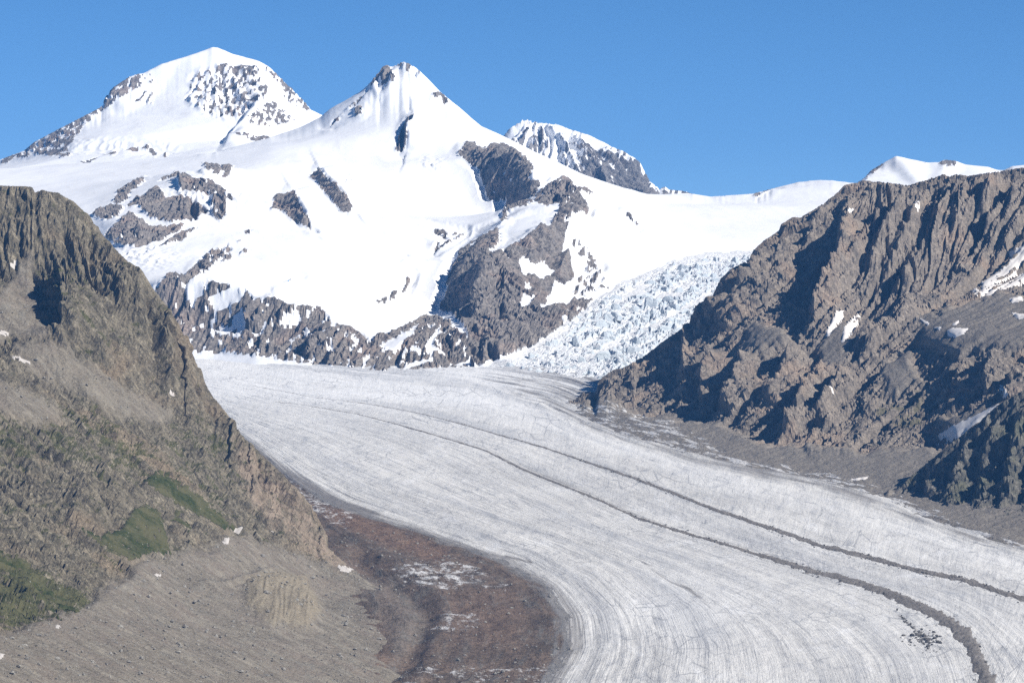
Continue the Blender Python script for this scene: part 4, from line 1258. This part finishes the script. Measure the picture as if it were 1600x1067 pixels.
rocks = [
    (Z1([(0, 645), (20, 615), (100, 580), (160, 530), (300, 460), (440, 385), (458, 412), (380, 475), (330, 545), (250, 605), (190, 592), (110, 608)]), .68, 0),
    (Z1([(440, 400), (520, 285), (600, 233), (648, 225), (652, 280), (612, 312), (560, 342), (500, 385)]), .75, 1), (Z1([(650, 235), (720, 240), (700, 370), (620, 360)]), .3, 1),
    (Z1([(1005, 183), (1060, 190), (1195, 200), (1200, 230), (1060, 222)]), .8, 2),
    (Z1([(885, 235), (1010, 188), (1190, 205), (1240, 300), (1230, 345), (1110, 425), (1020, 425), (940, 395), (868, 340)]), .42, 2),
    (Z1([(1205, 195), (1260, 200), (1305, 250), (1400, 335), (1440, 395), (1380, 388), (1320, 340), (1260, 250)]), .42, 3),
    (Z1([(1255, 345), (1375, 440), (1250, 465), (1130, 475), (1200, 400)]), .55, 4), (Z1([(1075, 525), (1200, 498), (1265, 520), (1220, 540)]), .7, 4),
    (Z1([(250, 580), (310, 560), (330, 600), (270, 610)]), .8, 5), (Z1([(480, 598), (540, 582), (530, 597)]), .9, 5), (Z1([(572, 575), (640, 560), (645, 582)]), .9, 5), (Z1([(655, 565), (680, 552), (725, 590), (715, 603)]), .95, 5), (Z1([(748, 600), (775, 588), (770, 612)]), .9, 5),
    (Z1([(365, 630), (455, 603), (400, 642)]), .8, 5),
]
best, idx = rock_mask(u, v, rocks, 600, (), 6.0)
m = sstep(-2.5, 2.5, best)
fl1 = TM.fall_noise(Zb, 45, 400, 610, 70)
warpx, warpy = TM.X + 40 * fbm(TM.X / 90, TM.Y / 90, 63, 3), TM.Y + 40 * fbm(TM.X / 90, TM.Y / 90, 64, 3)
cliff = np.exp(-((v - 228) / 12) ** 2) * sstep(90, 130, u) * (1 - sstep(265, 290, u))
face = sstep(-10, 8, poly_sd(u, v, rocks[4][0]))
disp = m * (10 * ridged(warpx / 90, warpy / 110, 621, 4, .55) + 3 * fl1) + (1 - m) * 5 * fbm(TM.X / 260, TM.Y / 300, 631, 4) + cliff * 12 * ridged(TM.X / 60, TM.Y / 60, 641, 4) + face * (6 * fl1 + 16 * ridged(TM.X / 70, TM.Y / 70, 651, 4))
disp += ribs(u, v, [(Z1([(1205, 330), (1180, 400), (1110, 480), (1030, 575)]), 34, 40, 9)])
TM.finish(Zb, disp - 4)
TM.fit_skyline(SKY_M, 240, .9, 14, 3)
root = empty('snow_dome_mountain', (-1400, 16000, 1100))
tag(root, 'broad rounded snow dome with a rocky ridge, the mountain farthest to the left', 'mountain', kind='structure')
split_mountain(TM, root, best, idx, ['rock_ridge', 'rock_shoulder', 'rock_band', 'rock_ridge', 'rock_outcrop', 'rock_outcrop'], 'snow_face', M_SNOW, M_FAR)

# --- grey rock peak with a snowy crest behind the snow ridge
SKY_E = [(760, 235), (787, 212), (797, 200.5), (814, 190), (827.5, 188), (838, 192), (871, 195), (895, 204), (919, 211), (942, 222), (956, 230), (973, 236), (993, 248), (1006, 266), (1016.5, 285), (1030, 298), (1035, 293), (1040, 292), (1045, 297), (1057, 297), (1074, 300), (1100, 312)]
TE = Terrain(740, 1110, 1.8, 17800, 19900, 11)
ce = [(u, v, float(np.interp(u, [760, 830, 1000, 1100], [18900, 19000, 18800, 18600]))) for u, v in SKY_E]
pts = [below(p, 600, 400) for p in ce] + [(u_, None, 17800, float(zray(360, 17800))) for u_ in (740, 850, 950, 1110)] + [(800, 240, 18650), (880, 250, 18550), (950, 270, 18500), (740, 270, 18600), (1110, 330, 18500)]
TE.tin(pts, [ce], 12)
u, v = TE.uv(TE.Z)
crest = np.interp(u, [p[0] for p in SKY_E], [p[1] for p in SKY_E])
fl1 = TE.fall_noise(TE.Z, 55, 500, 710, 70)
fl2 = TE.fall_noise(TE.Z, 24, 260, 715, 50)
mot = .25 * fl2 + .12 * fl1 + 1.9 * fbm(u / 6, v / 9, 720, 5, .75)
dep = v - crest
cov = np.interp(dep, [0, 5, 14, 60, 110], [-.95, -.75, .15, .35, .9]) + np.interp(u, [790, 880, 960, 1010], [-.45, -.25, .25, .6]) + .35 * ((u > 850) & (u < 905)) * (-1)
best = (mot + cov) * 6
idx = np.zeros(u.shape, int)
disp = 14 * fl1 + 8 * fl2 + 20 * ridged(TE.X / 110, TE.Y / 110, 731, 4) - 10
TE.finish(TE.Z, disp)
TE.fit_skyline(SKY_E, 220, 1.6, 16, 3)
root = empty('grey_rock_peak', (500, 18300, 900))
tag(root, 'hazy grey rock peak streaked with snow showing behind the white snow ridge', 'mountain', kind='structure')
split_mountain(TE, root, best, idx, ['rock_face'], 'snow_cover', M_SNOW, M_EIGER)

# --- small snow summits behind the brown mountain
SKY_F = [(1331, 290), (1350, 279), (1359, 268), (1378, 256), (1400, 244), (1428, 250), (1447, 254), (1466, 254), (1475, 250), (1491, 251), (1509, 257.5), (1544, 261), (1559, 266), (1569, 266), (1581, 260), (1600, 258), (1660, 250), (1720, 262)]
TF = Terrain(1320, 1720, 2.0, 13000, 15200, 14)
cf = [(u, v, 14300) for u, v in SKY_F]
pts = [below(p, 600, 250) for p in cf] + [(u_, 310, 13000) for u_ in (1320, 1450, 1600, 1720)]
TF.tin(pts, [cf], 14)
u, v = TF.uv(TF.Z)
best, idx = rock_mask(u, v, [(Z4([(790, 195), (830, 150), (890, 108), (895, 125), (840, 170), (820, 195)]), .75, 0), (Z4([(1175, 115), (1200, 92), (1250, 96), (1260, 125), (1245, 135), (1200, 122)]), .75, 1), (Z4([(1265, 105), (1315, 112), (1300, 125)]), .6, 1), (Z4([(1100, 108), (1115, 108), (1108, 122)]), .9, 1)], 800)
TF.finish(TF.Z, 4 * fbm(TF.X / 200, TF.Y / 200, 811, 4) + sstep(-2, 2, best) * 8 * ridged(TF.X / 50, TF.Y / 50, 821, 4))
TF.fit_skyline(SKY_F, 220, .6, 18, 3)
root = empty('small_snow_peak', (1650, 13600, 1000))
tag(root, 'small white snow summit peeping over the crest of the brown rock mountain', 'mountain', kind='structure')
split_mountain(TF, root, best, idx, ['rock_ridge', 'rock_outcrop'], 'snow_cover', M_SNOW, M_FAR)
print('far', time.time() - T0)
# ------------------------------------------------------------------ medial moraines on the ice
def moraine(name, s0, hw_pts, height, label, t_from):
    t_idx = np.linspace(t_from * (NT_ - 1), NT_ - 1.01, 1500)
    nC = 13
    si = (s0 - ss[0]) / (ss[1] - ss[0])
    i0 = np.full(t_idx.shape, si)
    cu, cv = bilin(gu, i0, t_idx), bilin(gv, i0, t_idx)
    du, dv = bilin(gu, i0 + 2, t_idx) - bilin(gu, i0 - 2, t_idx), bilin(gv, i0 + 2, t_idx) - bilin(gv, i0 - 2, t_idx)
    tu, tv = np.gradient(cu), np.gradient(cv)
    tl = np.hypot(tu, tv) + 1e-6
    perp = np.abs(du * tv - dv * tu) / tl / 4 + .05          # photograph pixels per grid row, across the stripe
    hw = np.interp(cu, [p[0] for p in hw_pts], [p[1] for p in hw_pts])
    hw = np.maximum(hw, np.interp(cv, [1000, 1067], [0, 14]) if s0 < .8 else 0)
    V = []
    tt = t_idx
    e1 = 1 + 1.3 * fbm(tt / 9, tt * 0 + 1, 41, 4, .65)
    e2 = 1 + 1.3 * fbm(tt / 9, tt * 0 + 7, 42, 4, .65)
    wig = .35 * hw * fbm(tt / 30, tt * 0 + 3, 43, 3)
    for c in range(nC):
        f = -1 + 2 * c / (nC - 1)
        off = (f * hw * (e1 if f > 0 else e2) + wig) / perp
        i = si + off
        x, y, z = bilin(GX, i, tt), bilin(GY, i, tt), bilin(gz, i, tt)
        prof = (1 - abs(f) ** 2.2)
        h = height * np.interp(hw, [1, 5, 15], [.3, .7, 1.2]) * prof * (1 + .5 * fbm(tt / 5, tt * 0 + f * 3, 44, 3)) + 1.0 * fbm(tt / 1.5, tt * 0 + f * 9, 45, 3)
        V.append(np.stack([x, y, z - .9 + h], -1))
    V = np.array(V)
    n = V.shape[1]
    a = np.arange(nC * n).reshape(nC, n)
    fc = np.stack([a[:-1, :-1], a[:-1, 1:], a[1:, 1:], a[1:, :-1]], -1).reshape(-1, 4)
    o = link(name, mesh_from(name, V.reshape(-1, 3), fc, M_MORAINE))
    tag(o, label, 'moraine', 'rubble stripes along the glacier')
    return V

MA = moraine('medial_moraine', .70, [(340, .4), (480, .8), (560, 1.1), (700, 1.7), (900, 2.4), (1100, 2.8), (1300, 5.0), (1450, 9), (1520, 13)], 3.4, 'dark rubble stripe on the ice that curves down and widens near the rockfall heap', .16)
MB = moraine('medial_moraine', .85, [(400, .4), (520, .8), (640, 1.1), (800, 1.7), (950, 2.5), (1100, 3.4), (1300, 4.2), (1600, 4.6)], 3.4, 'dark rubble stripe running straight to the frame edge, the farther of two on the ice', .13)

# ------------------------------------------------------------------ snow patches and grass draped over the rock
def visible(T):
    uu, vv = project(T.P)
    run = np.minimum.accumulate(vv, 0)
    return uu, vv, vv <= run + 2.5

VIS = {}
def largest_piece(T, sel):
    ni, nj = T.shape[0] - 1, T.shape[1] - 1
    left_ = set(np.nonzero(sel)[0].tolist())
    bestc = []
    while left_:
        q = [left_.pop()]
        comp = [q[0]]
        while q:
            c = q.pop()
            for d in ((c + 1) if (c + 1) % nj else -1, (c - 1) if c % nj else -1, c + nj, c - nj):
                if d in left_:
                    left_.discard(d)
                    q.append(d)
                    comp.append(d)
        if len(comp) > len(bestc):
            bestc = comp
    out = np.zeros(len(sel), bool)
    out[bestc] = True
    return out

def drape(T, key, name, polys, mat, label, cat, group=None, kind=None, holes=(), thick=2.4, soft=.6, parent=None):
    if key not in VIS:
        VIS[key] = visible(T) + (np.stack([gauss_axis(gauss_axis(T.P[..., c], 2.2, 0), 2.2, 1) for c in range(3)], -1),)
    uu, vv, vis, PB = VIS[key]
    wa = 9.0 if mat == M_GRASS else (.7 if key == 'L' else 1.6)
    wu = uu + wa * fbm(uu / 9, vv / 9, 911, 4, .65)
    wv = vv + wa * fbm(uu / 9, vv / 9, 921, 4, .65)
    sdm = np.full(uu.shape, -60.0)
    for pl in polys:
        sdm = np.maximum(sdm, poly_sd(wu, wv, pl))
    for pl in holes:
        sdm = np.minimum(sdm, -poly_sd(wu, wv, pl))
    if mat == M_GRASS:
        sdm = np.minimum(sdm, (fbm(uu / 7, vv / 5, 941, 4, .7) + .24) * 16)
    fsd_ = sdm.ravel()[T.faces].mean(1)
    sel = (fsd_ > 0) & (vis.ravel()[T.faces].sum(1) > 1)
    if sel.sum() < 3:
        cu_, cv_ = np.mean(polys[0], 0)
        fu_, fv_ = uu.ravel()[T.faces].mean(1), vv.ravel()[T.faces].mean(1)
        dd_ = np.where(vis.ravel()[T.faces].sum(1) > 1, np.hypot(fu_ - cu_, (fv_ - cv_) * 1.6), 1e9)
        sel = dd_ <= np.sort(dd_)[7]
    if kind != 'stuff':
        sel = largest_piece(T, sel)
    k = sstep(-.5, 4, sdm)[..., None]
    base = T.P * (1 - soft * k) + PB * soft * k
    lift = base - T.P + T.N * (.35 + thick * k)
    if mat == M_GRASS:
        lift = lift + T.N * (1.5 * fbm(uu / 3, vv / 3, 933, 3, .7))[..., None]
    o = link(name, sub_mesh(name, T.flat(), T.faces, sel, mat, lift=lift.reshape(-1, 3)), parent)
    if parent is None:
        tag(o, label, cat, group, kind)

GR = 'old snow patches on the brown rock mountain'
SNOW_R = [
    ([Z4([(660, 860), (703, 842), (694, 890), (622, 980), (600, 988), (638, 900)])], (), 'long slanting snow strip in the gully, upper left of a pair'),
    ([Z4([(700, 930), (750, 885), (795, 858), (772, 912), (732, 980), (688, 1010), (695, 960)])], (), 'ragged snow strip in the gully, lower right of a pair'),
    ([Z4([(1410, 570), (1440, 560), (1480, 600), (1520, 560), (1580, 533), (1630, 515), (1630, 700), (1560, 742), (1500, 762), (1400, 822), (1378, 817), (1395, 790), (1308, 735), (1306, 685), (1385, 760), (1390, 700), (1420, 640), (1398, 640)])],
     (Z4([(1478, 597), (1535, 582), (1530, 610), (1508, 636)]), Z4([(1420, 660), (1470, 622), (1490, 650), (1430, 675)]), Z4([(1560, 650), (1600, 600), (1630, 640), (1570, 685)])), 'largest snow field in the high bowl, with rock islands in it'),
    ([Z4([(1212, 957), (1240, 936), (1325, 938), (1300, 967), (1260, 988), (1220, 977)])], (), 'oval snow patch on the rubble below the large snow field'),
    ([Z4([(1066, 873), (1132, 918), (1122, 927), (1078, 892)])], (), 'thin snow streak at the cliff foot left of the oval patch'),
    ([Z4([(1138, 935), (1192, 929), (1180, 950)])], (), 'small flat snow patch between the thin streak and the oval patch'),
    ([Z4([(1238, 921), (1275, 895), (1282, 906), (1255, 927)])], (), 'small snow patch just above the oval patch'),
    ([Z4([(1058, 303), (1077, 298), (1080, 340), (1070, 358), (1056, 330)])], (), 'narrow upright snow patch high on the ribbed rock face'),
    ([Z4([(716, 341), (762, 338), (735, 368)])], (), 'tiny snow patch near the crest left of the dark gullies'),
    ([Z8([(1196, 718), (1270, 668), (1340, 636), (1440, 586), (1485, 565), (1495, 580), (1440, 628), (1380, 662), (1300, 722), (1260, 744), (1212, 738)])], (), 'long snow tongue filling the gully beside the dark spur'),
    ([Z8([(1138, 742), (1232, 746), (1200, 760), (1150, 754)])], (), 'thin snow sliver below the end of the long snow tongue'),
    ([Z8([(1483, 517), (1499, 466), (1507, 490), (1528, 520), (1521, 543), (1500, 532)])], (), 'small snow patch at the head of the gully above the long tongue'),
    ([Z8([(688, 512), (716, 476), (714, 497), (700, 518)])], (), 'small snow fleck alone on the lower middle slope'),
    ([Z4([(1530, 858), (1600, 868), (1640, 885), (1570, 893)])], (), 'flat snow strip below the large field at the frame edge'),
    ([Z4([(1525, 790), (1590, 778), (1600, 800), (1540, 813)])], (), 'snow patch hanging just under the large snow field'),
    ([Z8([(790, 914), (882, 902), (872, 914), (820, 922)])], (), 'low snow patch on the rubble beside the glacier edge'),
]
for polys, hs, lab in SNOW_R:
    drape(TR, 'R', 'snow_patch', polys, M_PATCH, lab, 'snow patch', GR, None, hs, thick=4.0, soft=.8)
GL_ = 'small snow patches on the green-tinged slope'
SNOW_L = [
    ([Z5([(762, 936), (792, 968), (818, 1022), (800, 1008), (772, 970)])], 'thin snow streak at the foot of the dark cleft'),
    ([[(524, 880), (540, 887), (556, 888), (544, 895), (532, 891)]], 'snow wedge at the tip of the pale rock beside the rubble'),
    ([[(347, 842), (358, 839), (358, 850), (348, 850)]], 'small round snow spot at the foot of the grass strip'),
    ([[(-5, 516), (30, 523), (29, 528), (-5, 522)]], 'thin snow line at the edge of the frame under the scree gully'),
    ([[(12, 552), (48, 565), (47, 570), (12, 557)]], 'thin snow line on the blocky slope below the scree gully'),
    ([[(364, 824), (377, 828), (374, 832), (366, 829)]], 'snow fleck just above the round snow spot'),
    ([[(240, 896), (252, 897), (251, 901), (241, 899)]], 'tiny snow dash on the scree below the green meadow'),
    ([[(85, 975), (97, 979), (89, 983)]], 'tiny snow fleck at the lower end of the grassy slope'),
    ([[(424, 826), (433, 842), (430, 844), (422, 830)]], 'slim snow sliver on the grey scree above the tan mound'),
    ([[(-4, 1020), (8, 1022), (2, 1030), (-4, 1030)]], 'snow fleck at the frame edge on the lowest scree'),
    ([Z5([(50, 395), (78, 388), (74, 402)])], 'small snow spot at the top of the scree gully'),
    ([Z5([(80, 612), (100, 595), (104, 620)])], 'small snow spot on the side of the scree gully'),
]
for polys, lab in SNOW_L:
    drape(TL, 'L', 'snow_patch', polys, M_SPECK, lab, 'snow patch', GL_, thick=1.2)
drape(TL, 'L', 'grass_meadow', [[(120, 822), (150, 836), (190, 828), (205, 800), (228, 788), (248, 800), (262, 840), (268, 866), (240, 862), (205, 876), (180, 862), (150, 846)]], M_GRASS, 'dark green meadow wedge under the bulging cliff', 'grass', kind='stuff', thick=1.6, soft=.5)
drape(TL, 'L', 'grass_meadow', [[(226, 752), (238, 738), (262, 737), (275, 752), (300, 765), (340, 800), (372, 828), (355, 826), (300, 800), (250, 772)], [(256, 785), (275, 795), (300, 825), (296, 832), (272, 815)]], M_GRASS, 'slanting green grass strip running down beside the meadow wedge', 'grass', kind='stuff', thick=1.6, soft=.5)
drape(TL, 'L', 'grass_meadow', [[(-20, 858), (30, 872), (70, 905), (112, 940), (128, 960), (100, 952), (40, 912), (-20, 884)], [(-20, 925), (30, 938), (70, 965), (60, 972), (-20, 945)], [(30, 905), (60, 925), (100, 968), (86, 968), (40, 925)], [(138, 732), (160, 738), (182, 750), (150, 745)]], M_GRASS, 'grassy bank in strips at the frame edge above the lowest scree', 'grass', kind='stuff', thick=1.6, soft=.5)

# ------------------------------------------------------------------ ice blocks of the icefall
rng = np.random.RandomState(4)
def serac_mesh(k):
    r = np.random.RandomState(900 + k)
    n = r.randint(5, 8)
    ang = np.sort((np.arange(n) + r.uniform(-.3, .3, n)) / n * 2 * np.pi)
    V = []
    tilt = r.uniform(-.5, .5, 2)
    for lev, (zz, rad) in enumerate(((-1.0, 1.15), (.25, 1.0), (.85, .62))):
        for q in ang:
            rr = rad * r.uniform(.75, 1.15)
            x, y = rr * math.cos(q) + .25 * zz * tilt[0], rr * math.sin(q) + .25 * zz * tilt[1]
            V.append((x, y, zz + (lev > 0) * (tilt[0] * x + tilt[1] * y) * .5 + (lev > 0) * r.uniform(-.2, .25)))
    V.append((tilt[0] * .2, tilt[1] * .2, 1.05 + r.uniform(-.1, .2)))
    Fc = []
    for lev in (0, 1):
        for q in range(n):
            a_, b_ = lev * n + q, lev * n + (q + 1) % n
            Fc.append((a_, b_, b_ + n, a_ + n))
    for q in range(n):
        Fc.append((2 * n + q, 2 * n + (q + 1) % n, 3 * n))
    me = bpy.data.meshes.new('serac')
    me.from_pydata(V, [], Fc)
    me.materials.append(M_ICEFALL)
    return me
SER = [serac_mesh(k) for k in range(12)]
uT, vT, visT = visible(TT_)
ok = np.argwhere((isd_ > 4) & visT & (best_T < -2))
rng.shuffle(ok)
placed = []
grid_u = {}
for i, j in ok:
    if len(placed) >= 290:
        break
    a_, b_ = uT[i, j], vT[i, j]
    if rough[i, j] < rng.uniform(.25, .7) or np.interp(a_, SKY_XR, SKY_VR) < b_ - 2 and a_ > 935:
        continue
    dens = 7.0 if (b_ > 430 + .0 * a_) else 9.0
    key = (int(a_ // 16), int(b_ // 10))
    bad = False
    for dx in (-1, 0, 1):
        for dy in (-1, 0, 1):
            for (c_, d_) in grid_u.get((key[0] + dx, key[1] + dy), ()):
                if abs(c_ - a_) < dens * 1.25 and abs(d_ - b_) < dens * .62:
                    bad = True
    if bad:
        continue
    grid_u.setdefault(key, []).append((a_, b_))
    placed.append((i, j))
for q, (i, j) in enumerate(placed):
    p = TT_.P[i, j]
    edge = min(1.0, .35 + isd_[i, j] / 26)
    big = edge * (.6 + .4 * steepi[i, j]) * (.3 + 1.35 * rng.rand() ** 2.4)
    o = bpy.data.objects.new('serac', SER[q % len(SER)])
    COL.objects.link(o)
    o.parent = icefall
    o.location = Vector((p[0], p[1], p[2] + 1.0 - 3 * rng.rand())) - icefall.location
    o.rotation_euler = (rng.uniform(-.25, .25), rng.uniform(-.25, .25), rng.uniform(0, 6.28))
    if rng.rand() < .3:
        o.rotation_euler.z = rng.normal(.3, .25)
        o.scale = (17 * big, 5 * big, 10 * big * rng.uniform(.6, 1.3))
        continue
    o.scale = (8.5 * big * rng.uniform(.7, 1.7), 10 * big * rng.uniform(.7, 1.5), 9 * big * rng.uniform(.5, 1.5))
print('seracs', len(placed), time.time() - T0)

# ------------------------------------------------------------------ loose rocks
_t = (1 + 5 ** .5) / 2
ICO = np.array([(-1, _t, 0), (1, _t, 0), (-1, -_t, 0), (1, -_t, 0), (0, -1, _t), (0, 1, _t), (0, -1, -_t), (0, 1, -_t), (_t, 0, -1), (_t, 0, 1), (-_t, 0, -1), (-_t, 0, 1)], float) / 1.9
ICF = np.array([(0, 11, 5), (0, 5, 1), (0, 1, 7), (0, 7, 10), (0, 10, 11), (1, 5, 9), (5, 11, 4), (11, 10, 2), (10, 7, 6), (7, 1, 8), (3, 9, 4), (3, 4, 2), (3, 2, 6), (3, 6, 8), (3, 8, 9), (4, 9, 5), (2, 4, 11), (6, 2, 10), (8, 6, 7), (9, 8, 1)])

def rocks_mesh(name, pts, sizes, mat, seed):
    r = np.random.RandomState(seed)
    n = len(pts)
    V = ICO[None] * r.uniform(.65, 1.25, (n, 12, 1)) * np.asarray(sizes)[:, None, None] * r.uniform(.7, 1.3, (n, 1, 3)) * np.array([1, 1, .8])
    V = V + np.asarray(pts)[:, None] + np.array([0, 0, 1.0]) * np.asarray(sizes)[:, None, None] * .3
    Fc = (ICF[None] + (np.arange(n) * 12)[:, None, None]).reshape(-1, 3)
    return mesh_from(name, V.reshape(-1, 3), Fc, mat, smooth=False)

uu, vv, vis, _pb = VIS['L']
cand = np.argwhere((aL['scree'] > .5) & vis & (vv < 1080) & (uu > -15))
rng.shuffle(cand)
clump = fbm(TL.X / 45, TL.Y / 60, 951, 3)
pts_, sz = [], []
for i, j in cand:
    if len(pts_) >= 3600:
        break
    if clump[i, j] < rng.uniform(-.45, .45):
        continue
    pts_.append(TL.P[i, j] + rng.uniform(-3, 3, 3) * (1, 1, 0))
    sz.append(min(3.6, .55 + rng.pareto(2.6) * .75))
o = link('scree_boulders', rocks_mesh('scree_boulders', pts_, sz, M_BOULDER, 3))
tag(o, 'pale loose boulders strewn over the scree of the green-tinged slope', 'boulders', kind='stuff')

pts_, sz = [], []
ii = rng.randint(20, int(NS_ * .3), 1500)
jj = rng.randint(int(NT_ * .5), NT_ - 1, 1500)
for i, j in zip(ii, jj):
    if vv.shape and gu[i, j] > 0:
        pts_.append((GX[i, j], GY[i, j], gz[i, j]))
        sz.append(min(3.2, .6 + rng.pareto(2.6) * .7))
o = link('debris_boulders', rocks_mesh('debris_boulders', pts_, sz, M_BOULDER, 5))
tag(o, 'loose boulders scattered over the rust-brown rubble beside the ice', 'boulders', kind='stuff')

pts_, sz = [], []
for V_ in (MA, MB):
    n_ = V_.shape[1]
    for k in range(900):
        j = int(n_ * rng.uniform(.3, 1) ** .8) - 1
        e_ = rng.randint(2)
        q0, q1 = (V_[0, j], V_[3, j]) if e_ else (V_[-1, j], V_[-4, j])
        t = rng.normal(0, .7)
        p = q0 + (q1 - q0) * np.clip(t, -2.5, 2)
        pts_.append((p[0], p[1], max(q0[2], q1[2] if t > 0 else q0[2]) + .2))
        sz.append(min(2.6, .5 + rng.pareto(2.8) * .6))
o = link('moraine_boulders', rocks_mesh('moraine_boulders', pts_, sz, M_BLOCKS, 9))
tag(o, 'loose dark stones fringing the two rubble stripes on the ice', 'boulders', kind='stuff')

def ice_point(a_, b_):
    d = (gu - a_) ** 2 + (gv - b_) ** 2
    i, j = np.unravel_index(np.argmin(d), d.shape)
    Y = float(on_ice(a_, b_))
    return ((a_ - 800) / F * Y, Y, gz[i, j] - .2)
pts_, sz = [], []
for k in range(150):
    a_, b_ = rng.normal(1443, 15), rng.normal(1000, 8)
    b_ += (a_ - 1443) * .12
    pts_.append(ice_point(a_, b_))
    sz.append(min(4.2, 1.0 + rng.pareto(2.2) * 1.0))
for k in range(60):
    t = rng.rand()
    pts_.append(ice_point(1408 + 30 * t + rng.normal(0, 1.0 + t), 962 + 30 * t + rng.normal(0, .8)))
    sz.append(rng.uniform(.8, 2.0))
o = link('rockfall_blocks', rocks_mesh('rockfall_blocks', pts_, sz, M_BLOCKS, 7))
tag(o, 'small heap of dark rock blocks with a trailing tail on the ice beside the curved stripe', 'rockfall', kind='stuff')
print('details', time.time() - T0)
# ------------------------------------------------------------------ air
hz = bpy.data.meshes.new('haze')
x0, x1, y0, y1, z0, z1 = -24500, 24500, -8500, 28500, -262, 2050
hv_ = [(x, y, z) for z in (z0, z1) for y in (y0, y1) for x in (x0, x1)]
hz.from_pydata(hv_, [], [(0, 2, 3, 1), (4, 5, 7, 6), (0, 1, 5, 4), (2, 6, 7, 3), (0, 4, 6, 2), (1, 3, 7, 5)])
hm = bpy.data.materials.new('haze')
hm.use_nodes = True
hm.node_tree.nodes.clear()
ho = hm.node_tree.nodes.new('ShaderNodeOutputMaterial')
hp = hm.node_tree.nodes.new('ShaderNodeVolumePrincipled')
hp.inputs['Color'].default_value = (.15, .44, 1.0, 1)
hp.inputs['Density'].default_value = 1.8e-5
hp.inputs['Anisotropy'].default_value = 0.0
hm.node_tree.links.new(hp.outputs[0], ho.inputs['Volume'])
hz.materials.append(hm)
tag(link('haze', hz), 'thin blue haze over the far mountains', 'haze', kind='stuff')
print('done', time.time() - T0)
